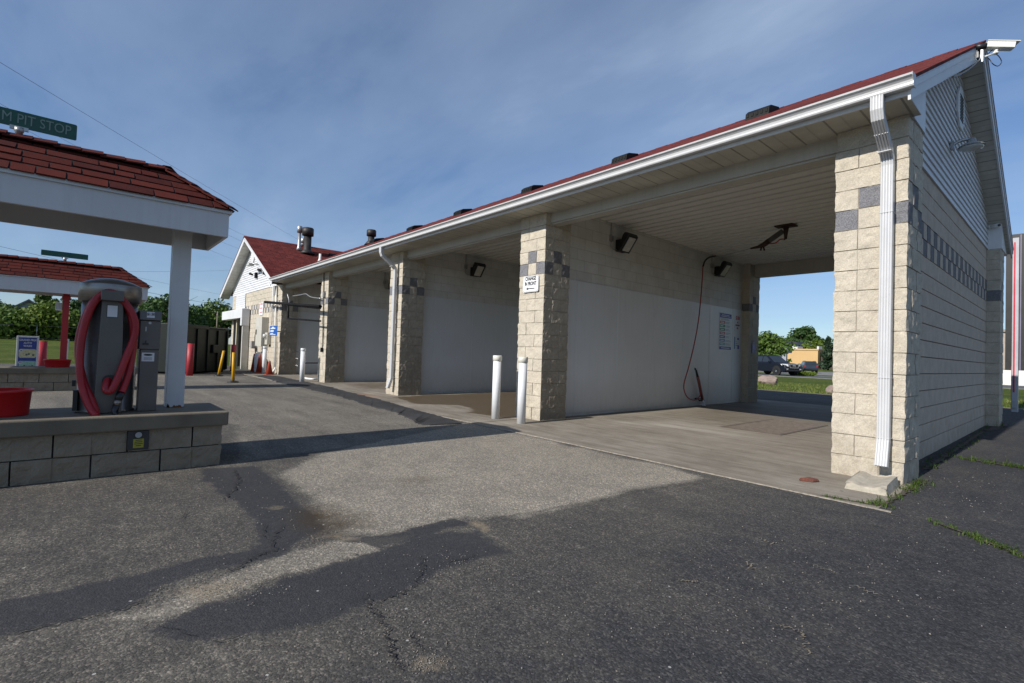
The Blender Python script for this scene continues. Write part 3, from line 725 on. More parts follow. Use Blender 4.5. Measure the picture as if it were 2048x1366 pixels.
# cracks: ragged ribbons of dark and sandy filler
M_CRK = mat("crack_filler_dark", (.012, .012, .013), .95); M_CRL = mat("crack_filler_sandy", (.20, .165, .115), .95, var=.3, vs=20)
def crack_rib(mb, pts, w, seed):
    w *= .8; rr = random.Random(seed); P = spline([Vector((*q, 0)) for q in G(pts)], 9); prev = None; rows = []
    for i, q in enumerate(P):
        t = (P[min(i+1, len(P)-1)]-P[max(i-1, 0)]).normalized(); nn = Vector((-t.y, t.x, 0))
        off = rr.uniform(-1, 1)*w*3.2; ww = w*rr.uniform(.15, 1.)*(1 if 2 < i < len(P)-3 else .3)
        c = q+nn*off; rows.append((c-nn*ww, c+nn*ww))
    vs = [(*v[:2], .0075) for r in rows for v in r]
    mb.add(vs, [(2*i, 2*i+1, 2*i+3, 2*i+2) for i in range(len(rows)-1)])
mb = MB()
for i, (c, w) in enumerate([
    ([(466, 938), (470, 950), (478, 962), (472, 975), (455, 990), (440, 1004)], .009),
    ([(567, 1050), (552, 1070), (548, 1098), (540, 1104), (505, 1116), (480, 1132), (450, 1150)], .009),
    ([(532, 1045), (525, 1068), (535, 1082)], .005), ([(383, 1022), (368, 1030), (363, 1040)], .005),
    ([(840, 1112), (845, 1135), (836, 1150), (832, 1170), (815, 1185), (770, 1200), (755, 1225)], .007),
    ([(728, 1190), (742, 1218), (760, 1235), (770, 1255), (782, 1285), (790, 1320), (805, 1350)], .007),
    ([(0, 1274), (120, 1248), (250, 1218), (305, 1192), (340, 1172)], .006), ([(310, 1250), (350, 1262), (400, 1280)], .004),
    ([(410, 1290), (450, 1283), (490, 1272)], .004), ([(512, 1212), (520, 1207), (528, 1204)], .005), ([(820, 1260), (830, 1290), (845, 1305)], .006),
    ([(980, 1038), (1040, 1030), (1120, 1015), (1190, 1004), (1262, 985), (1330, 975), (1390, 968)], .0045),
    ([(880, 1128), (930, 1118), (960, 1110)], .005)]): crack_rib(mb, c, w, i)
structure(obj("pavement_cracks", mb, M_CRK))
mb = MB()
for i, (c, w) in enumerate([([(1545, 1248), (1575, 1258), (1598, 1266), (1608, 1282), (1615, 1300), (1630, 1318)], .006), ([(1700, 1172), (1730, 1182), (1765, 1194)], .008),
    ([(1620, 1130), (1650, 1140), (1680, 1152)], .006), ([(612, 1070), (640, 1085), (680, 1102)], .005), ([(1770, 1028), (1790, 1032), (1800, 1034)], .006),
    ([(1352, 1162), (1380, 1165), (1400, 1162)], .008), ([(1515, 1076), (1540, 1086), (1556, 1094)], .011), ([(1480, 1128), (1500, 1135), (1515, 1142)], .018)]): crack_rib(mb, c, w, 50+i)
structure(obj("pavement_cracks", mb, M_CRL))
# crumbs of loose asphalt and grit along the pothole and patch edges
mb = MB(); rr = random.Random(4)
def grit(cu, cv, su, sv, n, smin, smax):
    for _ in range(n):
        q = onZ(0, rr.gauss(cu, su), rr.gauss(cv, sv)); s = rr.uniform(smin, smax); a = rr.uniform(0, 6.3)
        vs = [(q.x+s*math.cos(a+k*2.09)*rr.uniform(.6, 1), q.y+s*math.sin(a+k*2.09)*rr.uniform(.6, 1), .003) for k in range(3)]+[(q.x, q.y, .004+s*.8)]
        mb.add(vs, [(0, 1, 3), (1, 2, 3), (2, 0, 3)])
grit(850, 1325, 24, 12, 160, .0015, .004); grit(800, 1270, 60, 40, 120, .002, .006); grit(450, 1175, 70, 18, 260, .002, .005); grit(900, 1140, 70, 22, 160, .002, .005)
grit(1100, 1200, 300, 90, 300, .002, .005); grit(1650, 1150, 220, 80, 260, .002, .006); grit(600, 1000, 200, 50, 260, .003, .007); grit(1930, 985, 60, 30, 70, .003, .007); grit(250, 1050, 180, 40, 150, .003, .006)
o = structure(obj("gravel", mb, mat("loose_grit", (.21, .19, .16), .9, var=.5, vs=40))); o["kind"] = "stuff"; o["label"] = "loose grit scattered over the worn asphalt"; o["category"] = "gravel"

# concrete apron and bay floors, with the wet film washed out of the second bay
XA = np.concatenate([np.arange(-19.8, -9.6, .12), np.arange(-9.6, .081, .05)]); YA = np.concatenate([np.arange(-1.13, 2., .05), np.arange(2., 9.3, .12)])
X, Y = np.meshgrid(XA, YA)
wx = X+.22*fbm(X, Y, 21, 5, 1.3)+.05*fbm(X, Y, 22, 4, 6); wy = Y+.22*fbm(X, Y, 23, 5, 1.3)+.05*fbm(X, Y, 24, 4, 6)
d = polydist(wx, wy, [(-9.5, -.35), (-7.9, -.55), (-7.2, .15), (-6.6, .0), (-6.2, -.42), (-5.45, -.35), (-5.4, 7), (-9.6, 7)]); wetm = np.clip(.5-d/.08, 0, 1)
d2 = polydist(wx, wy, [(-14, .6), (-12, .2), (-10.6, .9), (-10.4, 6), (-14, 6)]); wetm = np.maximum(wetm, .55*np.clip(.5-d2/.5, 0, 1))
d3 = polydist(wx, wy, [(-4.5, 3.6), (-3.4, 2.9), (-1.4, 2.9), (-.7, 6), (-4.5, 7)]); wetm = np.maximum(wetm, .38*np.clip(.5-d3/.9, 0, 1))
d4 = polydist(wx, wy, [(-4.2, 1.0), (-2.2, .9), (-1.8, 1.7), (-3.6, 2.2)]); pale = np.clip(.5-d4/.6, 0, 1)*np.clip(.6+fbm(X*.4, Y*2.5, 25, 5, 1.6), 0, 1)
rust = np.clip(.5-polydist(wx, wy, [(-10.4, -.5), (-9.7, -.45), (-9.1, -.9), (-9.5, -1.1), (-10.6, -1.05)])/.2, 0, 1)*.7
co = np.stack([X.ravel(), Y.ravel(), np.full(X.size, .005)], 1); nx, ny = len(XA), len(YA)
mb = MB(); idx = np.arange(nx*ny).reshape(ny, nx)
mb.v = [tuple(c) for c in co.tolist()]; mb.f = np.stack([idx[:-1, :-1], idx[:-1, 1:], idx[1:, 1:], idx[1:, :-1]], -1).reshape(-1, 4).tolist()
cy_ = Y.ravel(); cx_ = X.ravel(); mb.f = [f_ for f_ in mb.f if not (cx_[f_[1]] > -.27 and cy_[f_[0]] > .1)]
mb.mi = [0]*len(mb.f); mb.smooth = [False]*len(mb.f)
# a real broken edge down to the asphalt
rr = random.Random(9)
mt, nt, ns, ln, b = nodes_of("bay_concrete"); p = wpos(nt)
a = ns.new("ShaderNodeAttribute"); a.attribute_name = "stain"; sp = ns.new("ShaderNodeSeparateColor"); ln.new(a.outputs["Color"], sp.inputs[0])
f = ramp(nt, noise(nt, p, .9, 6, .7), [(.3, (.205, .18, .148)), (.5, (.27, .24, .20)), (.72, (.335, .305, .258))])
st = ramp(nt, noise(nt, mapv(nt, p, (.5, 3.2, 1)), 2.2, 6, .75), [(.36, (.68, .66, .62)), (.66, (1.1, 1.1, 1.1))])
col = mixc(nt, 1., f, st, 'MULTIPLY')
g = ramp(nt, noise(nt, p, 150, 3, .7), [(.3, (.8, .8, .8)), (.7, (1.15, 1.15, 1.15))]); col = mixc(nt, 1., col, g, 'MULTIPLY')
col = mixc(nt, math_n(nt, 'MULTIPLY', sp.outputs[1], .5), col, (.48, .45, .40))
col = mixc(nt, math_n(nt, 'MULTIPLY', sp.outputs[2], .7), col, (.25, .13, .07))
col = mixc(nt, math_n(nt, 'MULTIPLY', sp.outputs[0], .85), col, (.085, .058, .030))
spz = ns.new("ShaderNodeSeparateXYZ"); ln.new(p, spz.inputs[0])
spk = ns.new("ShaderNodeTexVoronoi"); spk.inputs["Scale"].default_value = 3.2; ln.new(p, spk.inputs["Vector"]); col = mixc(nt, math_n(nt, 'MULTIPLY', math_n(nt, 'LESS_THAN', spk.outputs["Distance"], .05), .7), col, (.06, .055, .05))
ln.new(col, b.inputs["Base Color"])
ln.new(math_n(nt, 'SUBTRACT', .88, math_n(nt, 'MULTIPLY', sp.outputs[0], .42)), b.inputs["Roughness"]); b.inputs["Specular IOR Level"].default_value = .3
bump(nt, b, noise(nt, p, 120, 4, .7), .3, .004)
o = structure(obj("pavement", mb, mt)); at_ = o.data.attributes.new("stain", 'FLOAT_COLOR', 'POINT')
at_.data.foreach_set("color", np.stack([wetm.ravel(), pale.ravel(), rust.ravel(), np.ones(X.size)], 1).astype(np.float32).ravel())
M_CONC = mt
# slab edge: chipped strip of pale mortar along the joint, and control joints between the bays
mb = MB(); x = -19.7
while x < .06:
    L = rr.uniform(.05, .16); a1, a2 = rr.uniform(.004, .016), rr.uniform(.004, .016); mb.add([(x, -1.135-a1, -.004), (x+L, -1.135-a2, -.004), (x+L, -1.135-a2*.6, .0062), (x, -1.135-a1*.6, .0062), (x+L, -1.127+rr.uniform(0, .01), .0075), (x, -1.127+rr.uniform(0, .01), .0075)], [(0, 1, 2, 3), (3, 2, 4, 5)]); x += L
structure(obj("pavement_edge", mb, mat("chipped_edge", (.27, .235, .19), .9, var=.45, vs=30)))
mb = MB()
for a_, b_ in PX[1:4]: mb.box((a_+b_)/2-.006, (a_+b_)/2+.006, -1.12, -.02, .0085, .009)
structure(obj("pavement_joint", mb, M_CRK))
# newer strip of black asphalt lapped over the slab edge along the farther bays
rr = random.Random(12); up_ = [(926, 846.5), (880, 832), (830, 819), (760, 799), (700, 784), (650, 771.5), (600, 761), (560, 753), (530, 750)]; lo_ = [(508, 751), (535, 757.5), (560, 765), (600, 774), (640, 783), (690, 796), (745, 812), (790, 824), (825, 840), (850, 848.5), (890, 848)]
ring = [onZ(.011, *q) for q in up_[::-1]]; ring2 = [onZ(.011, *q) for q in lo_]
A = spline(ring, 14); B_ = spline(ring2, 12); mb = MB(); nA = 120
def samp(P, f): k = f*(len(P)-1); i = min(int(k), len(P)-2); return P[i].lerp(P[i+1], k-i)
rowsA = []
for k in range(nA+1):
    p_, q_ = samp(A, k/nA), samp(B_, k/nA); j1, j2 = rr.gauss(0, .018), rr.gauss(0, .03)
    rowsA.append([(p_.x, p_.y+j1, .006), (p_.x, p_.y+j1-.01, .0125), (q_.x, q_.y+j2+.012, .0125), (q_.x, q_.y+j2, .002)])
mb.add([v for r_ in rowsA for v in r_], [(i*4+k, (i+1)*4+k, (i+1)*4+k+1, i*4+k+1) for i in range(nA) for k in range(3)])
structure(obj("asphalt_patch", mb, mat("fresh_asphalt", (.030, .029, .030), .9, var=.45, vs=1.6, bmp=.7, bs=120)))
# floor drain
dr = thing("floor_drain", "steel floor drain grate sunk in the near bay floor", "drain", (-2.35, 3.25, 0))
obj("drain_frame", MB().box(-2.86, -2.80, 2.2, 4.3, .006, .012).box(-1.96, -1.90, 2.2, 4.3, .006, .012).box(-2.80, -1.96, 2.2, 2.26, .006, .012).box(-2.80, -1.96, 4.24, 4.3, .006, .012), mat("rusty_steel", (.16, .13, .105), .7, .3, var=.35, vs=12), dr)
mb = MB()
for k in range(34): mb.box(-2.80, -1.96, 2.275+k*.058, 2.305+k*.058, .007, .011)
mb.box(-2.8, -1.96, 2.26, 4.24, .0055, .0062); mb.mi[-6:] = [1]*6
obj("drain_grate", mb, [MATS["rusty_steel"], M_CRK], dr)
# road and far paving
M_ROAD = mat("road_asphalt", (.085, .084, .082), .9, var=.2, vs=.6, bmp=.2)
structure(obj("road", MB().box(-200, 200, 37.6, 45.4, -.02, .004), M_ROAD))
structure(obj("pavement_far_lot", MB().box(-46, 30, 52, 74, -.02, .004), mat("far_lot", (.20, .19, .18), .9, var=.15, vs=.4)))
structure(obj("kerb", MB().box(-200, 200, 37.3, 37.58, -.02, .012).box(-200, 200, 45.42, 45.7, -.02, .012), mat("kerb_concrete", (.22, .22, .20), .85, var=.15, bmp=.2)))
# ------------------------------------------------------------------ vacuum islands and their canopies
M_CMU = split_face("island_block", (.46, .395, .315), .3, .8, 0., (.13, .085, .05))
M_CAP = mat("island_cap_concrete", (.155, .13, .095), .88, var=.22, vs=3, bmp=.35, bs=90, dirt=(.13, .09, .055), dirt_amt=.6)
M_WPOST = mat("white_painted_metal", (.56, .565, .58), .42, var=.05, dirt=(.5, .46, .4), dirt_amt=.2, streak=.12)
M_REDP = mat("red_paint", (.36, .012, .016), .42, var=.12, vs=5)
M_RUST = mat("rust_scale", (.20, .07, .02), .9, var=.5, vs=25)
M_TAB = None
def shingle_tab_mat():
    mt, nt, ns, ln, b = nodes_of("red_shingle_tab"); p = wpos(nt)
    rnd = ns.new("ShaderNodeNewGeometry").outputs["Random Per Island"]
    c = ramp(nt, rnd, [(0, (.060, .015, .013)), (.35, (.082, .018, .014)), (.7, (.10, .022, .016)), (1, (.066, .018, .016))])
    g = ramp(nt, noise(nt, p, 240, 3, .75), [(.3, (.62, .62, .62)), (.7, (1.35, 1.3, 1.3))])
    f = ramp(nt, noise(nt, p, 9, 4, .7), [(.3, (.82, .82, .84)), (.7, (1.1, 1.1, 1.08))])
    ln.new(mixc(nt, 1., mixc(nt, 1., c, g, 'MULTIPLY'), f, 'MULTIPLY'), b.inputs["Base Color"]); b.inputs["Roughness"].default_value = .96; b.inputs["Specular IOR Level"].default_value = .12
    bump(nt, b, noise(nt, p, 200, 3, .7), .6, .004); return mt
M_TAB = shingle_tab_mat()
def shingle_slope(mb, e0, e1, r0, r1, rows, rr, wmin=.12, wmax=.34):
    """tabs on a trapezoid: eave e0-e1, ridge r0-r1; each tab a thin wedge lapping the row below"""
    e0, e1, r0, r1 = map(Vector, (e0, e1, r0, r1)); nn = (e1-e0).cross(r0-e0).normalized()
    if nn.z < 0: nn = -nn
    for k in range(rows):
        t0, t1 = k/rows, min(1.02, (k+1.0)/rows)
        a0, a1 = e0.lerp(r0, t0), e1.lerp(r1, t0); b0, b1 = e0.lerp(r0, t1), e1.lerp(r1, t1)
        L = (e1-e0).length; s = -rr.uniform(0, .15); de = (e1-e0)/L
        while s < L:
            w = rr.uniform(wmin, wmax); u0, u1 = s, s+w-.011
            lo_, hi_ = (a0-e0).dot(de), (a1-e0).dot(de); lo2, hi2 = (b0-e0).dot(de), (b1-e0).dot(de)
            if min(u1, hi_) > max(u0, lo_)+.004:
                th = rr.choice((.008, .011, .014)); th1 = .002; jag = rr.uniform(-.006, .006)
                up = (r0-e0)-de*(r0-e0).dot(de); up.normalize()
                def P(u, top):
                    if not top: return e0+de*min(max(u, lo_), hi_)+(a0-e0-de*lo_)+up*(.010 if k else -.014)+up*jag
                    return e0+de*min(max(u, lo2), hi2)+(b0-e0-de*lo2)
                q = [P(u0, 0), P(u1, 0), P(u1, 1), P(u0, 1)]
                v = [q[0], q[1], q[2], q[3], q[0]+nn*th, q[1]+nn*th, q[2]+nn*th1, q[3]+nn*th1]
                mb.add(v, [(4, 5, 6, 7), (0, 1, 5, 4), (1, 2, 6, 5), (3, 0, 4, 7)])
            s += w
def hip_caps(mb, a, b, wdt, rr, step=.145, drop=.45):
    a, b = Vector(a), Vector(b); d = (b-a).normalized(); side = d.cross(Vector((0, 0, 1))).normalized(); n = int((b-a).length/step)+1
    for k in range(n):
        p = a+d*(k*step); q = a+d*min((k+1.15)*step, (b-a).length+.02); h = .030+.004*(k % 2)
        u = Vector((0, 0, 1)); v = []
        for c, hh in ((p, h), (q, h-.012)):
            v += [c-side*wdt-u*(wdt*drop)+u*hh, c+u*(hh+.006), c+side*wdt-u*(wdt*drop)+u*hh]
        v += [x-u*.012 for x in v]
        mb.add(v, [(0, 1, 4, 3), (1, 2, 5, 4), (0, 6, 7, 1), (1, 7, 8, 2), (0, 3, 9, 6), (2, 8, 11, 5)])
def canopy(xc, half, yend, ylen, zb, zt, zr, yhip, posts, post_mat, label, seed, rows, pw=.145):
    rr = random.Random(seed)
    t = thing("vacuum_canopy", label, "canopy", (xc, yend-ylen/2, .481))
    x0, x1, y0, y1 = xc-half, xc+half, yend-ylen, yend
    th = .03
    mb = MB().box(x1-th, x1, y0, y1, zb, zt).box(x0, x0+th, y0, y1, zb, zt).box(x0+th, x1-th, y1-th, y1, zb, zt).box(x0+th, x1-th, y0, y0+th, zb, zt)
    obj("fascia", mb, M_WPOST, t, bevel=.004)
    o_ = .02
    mb = MB().box(x1+.001, x1+o_, y0-o_, y1+o_, zt-.032, zt).box(x0-o_, x0-.001, y0-o_, y1+o_, zt-.032, zt).box(x0-.001, x1+.001, y1+.001, y1+o_, zt-.032, zt).box(x0-.001, x1+.001, y0-o_, y0-.001, zt-.032, zt)
    obj("eave_trim", mb, M_WPOST, t)
    obj("ceiling_panel", MB().box(x0+th+.002, x1-th-.002, y0+th+.002, y1-th-.002, zt-.05, zt-.04), mat("canopy_ceiling", (.42, .40, .36), .6), t)
    obj("tube_light", MB().box(xc+.1, xc+.22, yend-1.75, yend-.45, zt-.115, zt-.052), mat("lamp_housing", (.6, .6, .58), .5), t, bevel=.01)
    o_ = .025
    E = [(x1+o_, y0-o_, zt), (x1+o_, y1+o_, zt), (x0-o_, y1+o_, zt), (x0-o_, y0-o_, zt)]; Ra, Rb = (xc, y0+(yend-yhip), zr), (xc, yhip, zr)
    mb = MB()
    mb.add(E+[Ra, Rb], [(0, 1, 5, 4), (1, 2, 5), (2, 3, 4, 5), (3, 0, 4), (3, 2, 1, 0)], 1)
    shingle_slope(mb, E[0], E[1], Ra, Rb, rows, rr); shingle_slope(mb, E[1], E[2], Rb, Rb, rows, rr)
    shingle_slope(mb, E[2], E[3], Rb, Ra, rows, rr)
    rf_ = obj("roof", mb, [M_TAB, mat("shingle_underlay_shadow", (.02, .012, .011), .95)], t)  # black base shows between tab rows as painted shadow lines, and in the joints
    mb = MB(); hip_caps(mb, Rb, Ra, .10, rr, .15); hip_caps(mb, E[1], Rb, .075, rr, .14, .1)
    hip_caps(mb, E[2], Rb, .075, rr, .14, .1)
    obj("ridge_cap", mb, M_TAB, rf_)
    for py in posts:
        p_ = obj("post", MB().box(xc-pw/2+.03, xc+pw/2+.03, py-pw/2, py+pw/2, .482, zt-.052), post_mat, t, bevel=.006)
        if post_mat is M_WPOST:
            mb = MB()
            for k in range(9):
                a = rr.uniform(-.06, .06); h = rr.uniform(.006, .03); w = rr.uniform(.006, .02)
                mb.add([(xc+.03+pw/2+.0015, py+a-w, .483), (xc+.03+pw/2+.0015, py+a+w, .483), (xc+.03+pw/2+.0015, py+a+w*.6, .483+h), (xc+.03+pw/2+.0015, py+a-w*.3, .483+h*1.2)], [(0, 1, 2, 3)])
            obj("rust_patch", mb, M_RUST, p_)
        else:
            obj("collar", MB().box(xc-pw/2+.015, xc+pw/2+.045, py-pw/2-.015, py+pw/2+.015, zb-.10, zb-.02).box(xc-pw/2+.02, xc+pw/2+.04, py-pw/2-.01, py+pw/2+.01, zb-.16, zb-.13), M_REDP, p_)
    return t
def island(x0, x1, yend, ylen, label, seed):
    t = thing("vacuum_island", label, "island", ((x0+x1)/2, yend-ylen/2, 0))
    a, b = x0+.045, x1-.045; y0, y1 = yend-ylen+.045, yend-.045
    nu = max(4, round((y1-y0)/.2286)*1); L = (y1-y0)/nu; nx_ = 4; Lx = (b-a)/nx_
    mb = MB(); zc = .178
    global CRS
    old = CRS; CRS = .1785
    masonry(mb, [((a, y0, 0), (1, 0, 0), (0, -1, 0), nx_, Lx), ((b, y0, 0), (0, 1, 0), (1, 0, 0), nu, L), ((b, y1, 0), (-1, 0, 0), (0, 1, 0), nx_, Lx), ((a, y1, 0), (0, -1, 0), (-1, 0, 0), nu, L)],
            2, lambda c, q: (c+q[1]) % 2 == 0, lambda c, u: False, .016, 10, 9, seed, g=.006, rec=.016)
    CRS = old
    obj("block_wall", mb, [M_CMU, M_CMU, M_CRK], t)
    o = obj("cap_slab", MB().box(x0, x1, yend-ylen, yend, .358, .481), M_CAP, t, bevel=.012)
    return t
island(-4.856, -4.016, -4.71, 4.6, "near concrete vacuum island of grey split blocks with a tan slab top", 5)
island(-13.74, -12.90, -4.72, 4.6, "farther low concrete vacuum island behind the steel vacuum", 6)
canopy(-4.636, .47, -4.755, 4.5, 2.085, 2.335, 2.72, -5.22, [-5.06, -8.4], M_WPOST, "near vacuum canopy with red shingle hip roof on a white post", 3, 5)
canopy(-13.42, .49, -4.62, 4.6, 2.03, 2.325, 2.74, -5.13, [-6.0, -8.3], M_REDP, "farther vacuum canopy with red shingle roof on a red post", 4, 6, .11)
for x, y in ((-4.35, -4.88), (-4.55, -4.9)):
    pass

# green street-name style signs on the canopy ridges
M_SGN = mat("green_sign_face", (.004, .075, .048), .4, var=.08); M_SGT = mat("faded_sign_letters", (.20, .27, .24), .6, var=.2, vs=12); M_SGT2 = mat("very_faded_letters", (.012, .085, .06), .6)
def ridge_sign(xc, ya, yb, z0, z1, ypost, label, zridge):
    t = thing("ridge_sign", label, "sign", (xc, ypost, zridge))
    r = .012; pts = []
    for cx, cy, a0 in ((yb-r, z1-r, 0), (ya+r, z1-r, 90), (ya+r, z0+r, 180), (yb-r, z0+r, 270)):
        pts += [(cx+r*math.cos(R_(a0+q)), cy+r*math.sin(R_(a0+q))) for q in (0, 30, 60, 90)]
    f_ = obj("sign_face", MB().prism(pts, 'x', xc-.003, xc+.003), M_SGN, t)
    mb = MB().lathe((xc, ypost, zridge-.03), [(.024, 0), (.024, .055), (.03, .06), (.03, z0-zridge+.03)], 12).box(xc-.012, xc+.012, ypost-.055, ypost+.055, z0-.02, z0+.008)
    obj("bracket", mb, M_GALV, t); return t
t = ridge_sign(-4.636, -6.46, -5.853, 2.80, 2.935, -6.205, "green street style sign reading PIT STOP on near canopy ridge", 2.735)
text("lettering", "M PIT STOP", (-4.6315, -6.100, 2.868), .112, '+x', M_SGT, t, 0., .74)
t = ridge_sign(-13.42, -6.44, -5.68, 2.845, 2.962, -6.06, "green sign with illegible faded letters on farther canopy ridge", 2.755)
mb = MB(); rr = random.Random(2); y = -6.40
while y < -5.74:
    w = rr.uniform(.018, .03); mb.box(-13.4165, -13.4155, y, y+.006, 2.875, 2.93); mb.box(-13.4165, -13.4155, y+.006, y+w, rr.choice((2.924, 2.9, 2.875)), rr.choice((2.93, 2.93, 2.906)) if False else 2.931) if rr.random() < .6 else None
    y += w+rr.uniform(.01, .018)
obj("lettering", mb, M_SGT2, t)

# ------------------------------------------------------------------ the steel vacuum
M_STEEL = None
mt, nt, ns, ln, b = nodes_of("brushed_steel"); p = wpos(nt)
f = ramp(nt, noise(nt, mapv(nt, p, (1, 1, 60)), 6, 4, .7), [(.3, (.24, .225, .21)), (.7, (.34, .32, .30))])
d = ramp(nt, noise(nt, p, 5, 5, .7), [(.4, (1, 1, 1)), (.75, (.72, .70, .66))])
ln.new(mixc(nt, 1., f, d, 'MULTIPLY'), b.inputs["Base Color"]); b.inputs["Metallic"].default_value = .85; b.inputs["Roughness"].default_value = .36
bump(nt, b, noise(nt, mapv(nt, p, (3, 3, 120)), 8, 3), .06, .004); M_STEEL = mt
M_STEELD = mat("painted_steel_panel", (.125, .112, .104), .42, .45, var=.12, vs=4)
M_HOSE = mat("red_vacuum_hose", (.33, .013, .020), .38, var=.15, vs=6); M_BLKP = mat("black_plastic", (.018, .018, .02), .38); M_PAPER = mat("white_sticker", (.62, .62, .64), .5, var=.06)
VX, VY, VZ = -4.47, -5.57, .481
VAC = thing("vacuum_cleaner", "dome topped stainless steel coin vacuum with looped red hose", "vacuum", (VX, VY, VZ))
mb = MB().lathe((VX, VY, VZ), [(.2, .0), (.2, .02), (.192, .025), (.192, .955)], 56)
obj("tank", mb, M_STEEL, VAC)
mb = MB(); o0 = .08
mb.add([(VX+.12, VY-.085, VZ+.004), (VX+.235, VY-.085, VZ+.004), (VX+.235, VY+.10, VZ+.004), (VX+.12, VY+.10, VZ+.004),
        (VX+.12, VY-.065, VZ+.99), (VX+.235, VY-.065, VZ+.99), (VX+.235, VY+.075, VZ+.99), (VX+.12, VY+.075, VZ+.99)],
       [(3, 2, 1, 0), (4, 5, 6, 7), (0, 1, 5, 4), (1, 2, 6, 5), (2, 3, 7, 6), (3, 0, 4, 7)])
fp = obj("front_panel", mb, M_STEELD, VAC, bevel=.006)
obj("notice", MB().box(VX+.2352, VX+.2375, VY-.032, VY+.042, 1.28, 1.385), M_BLKP, fp)
n_ = obj("notice_paper", MB().box(VX+.2377, VX+.2387, VY-.028, VY+.038, 1.285, 1.38), M_PAPER, fp)
dome = [(.217, .935), (.217, 1.078), (.214, 1.083), (.18, 1.102), (.14, 1.12), (.09, 1.136), (.04, 1.144), (.01, 1.145)]
obj("dome_cap", MB().lathe((VX, VY, VZ), [(.196, .934)]+dome, 56), M_STEEL, VAC)
obj("hose_hook", MB().box(VX+.19, VX+.305, VY-.075, VY+.075, 1.415, 1.50), M_STEELD, VAC, bevel=.006)
ph = onX(VX+.237, 219, 764)
obj("hose_port", MB().tube([(VX+.225, ph.y, ph.z+.01), (VX+.248, ph.y, ph.z+.01)], .05, 24), M_BLKP, VAC)
obj("side_latch", MB().box(VX+.02, VX+.10, VY-.215, VY-.185, .50, .67).box(VX+.03, VX+.07, VY-.225, VY-.2, .70, .75), M_BLKP, VAC)
def H(x, u, v): return onX(x, u, v)
xo = VX+.30
path = [H(VX+.21, 217, 756), H(xo-.02, 213, 768), H(xo+.01, 212, 780), H(xo+.02, 222, 781), H(xo, 236, 755), H(xo-.03, 252, 715), H(xo-.05, 266, 680), H(xo-.05, 271, 655),
        H(xo-.05, 266, 630), H(xo-.06, 250, 605), H(xo-.06, 235, 590), H(xo-.06, 220, 584), H(xo-.06, 205, 588), H(xo-.06, 188, 605), H(xo-.07, 175, 632), H(xo-.08, 166, 665),
        H(xo-.08, 161, 700), H(xo-.07, 160, 740), H(xo-.06, 166, 780), H(xo-.02, 178, 812), H(xo+.02, 190, 829), H(xo-.01, 191, 823), H(xo-.06, 183, 800), H(xo-.11, 168, 765), H(xo-.14, 158, 720),
        H(xo-.15, 158, 680), H(xo-.14, 168, 640), H(xo-.13, 185, 606), H(xo-.12, 205, 588), H(xo-.12, 222, 583), H(xo-.12, 240, 593), H(xo-.11, 257, 620), H(xo-.10, 266, 655),
        H(xo-.08, 266, 700), H(xo-.05, 257, 745), H(xo-.02, 247, 775), H(xo, 242, 786)]
P_ = spline(path, 26); 
L = 0; rad = []; last = P_[0]
# resample evenly so that the ribs are regular
pts = [P_[0]]; acc = 0.; stp = .0042
for q in P_[1:]:
    seg = (q-last).length
    while acc+seg >= stp and seg > 1e-9:
        last = last.lerp(q, (stp-acc)/seg); pts.append(last.copy()); seg = (q-last).length; acc = 0.
    acc += seg; last = q
rad = [.0275 if k % 3 else .0240 for k in range(len(pts))]
obj("hose", MB().tube(pts, rad, 14), M_HOSE, VAC)
a, b2, c, d = H(xo, 242, 786), H(xo+.01, 236, 800), H(xo+.02, 229, 823), H(xo+.06, 236, 843)
obj("hose_cuff", MB().tube([a, b2], [.030, .027], 18), M_BLKP, VAC)
obj("cuff_ring", MB().tube([b2, b2.lerp(c, .45)], [.025, .024], 18), M_STEEL, VAC)
obj("nozzle", MB().tube([b2.lerp(c, .45), c, c.lerp(d, .1), d], [.025, .024, .022, .011], 14), M_BLKP, VAC)
COIN = thing("coin_box", "grey coin box on a pedestal between the vacuum and post", "coin box", (-4.38, -5.295, .481))
obj("pedestal", MB().box(-4.46, -4.31, -5.36, -5.225, .482, 1.02), M_STEELD, COIN, bevel=.005)
hd = obj("housing", MB().box(-4.47, -4.30, -5.372, -5.222, 1.021, 1.275), M_STEELD, COIN, bevel=.006)
obj("hood", MB().prism([(-4.475, 1.277), (-4.28, 1.277), (-4.295, 1.36), (-4.475, 1.36)], 'y', -5.378, -5.218), M_STEELD, COIN, bevel=.005)
def lens_cyl(x, u, v, r, dx, mt_, nm, par):
    q = onX(x, u, v); return obj(nm, MB().tube([(x, q.y, q.z), (x+dx, q.y, q.z)], r, 18), mt_, par)
lens_cyl(-4.30, 300, 646, .011, .006, M_GALV, "lock", hd)
q = onX(-4.299, 292, 658); obj("coin_slot", MB().box(-4.2995, -4.297, q.y-.004, q.y+.004, q.z-.02, q.z+.02), M_GALV, hd)
q = onX(-4.299, 291, 688); obj("coin_return", MB().box(-4.2995, -4.29, q.y-.022, q.y+.022, q.z-.006, q.z+.008).box(-4.2995, -4.292, q.y-.004, q.y+.004, q.z+.008, q.z+.03), M_BLKP, hd)
q = onX(-4.28, 302, 630); s_ = obj("price_sticker", MB().add([(-4.2835, q.y-.028, q.z-.024), (-4.2835, q.y+.028, q.z-.024), (-4.2905, q.y+.028, q.z+.026), (-4.2905, q.y-.028, q.z+.026)], [(0, 1, 2, 3)]), M_PAPER, COIN)
M_INK = mat("dark_ink", (.02, .02, .025), .6)
text("lettering", "$1.50", (-4.282, q.y, q.z+.006), .030, '+x', M_INK, s_, .01, .8)
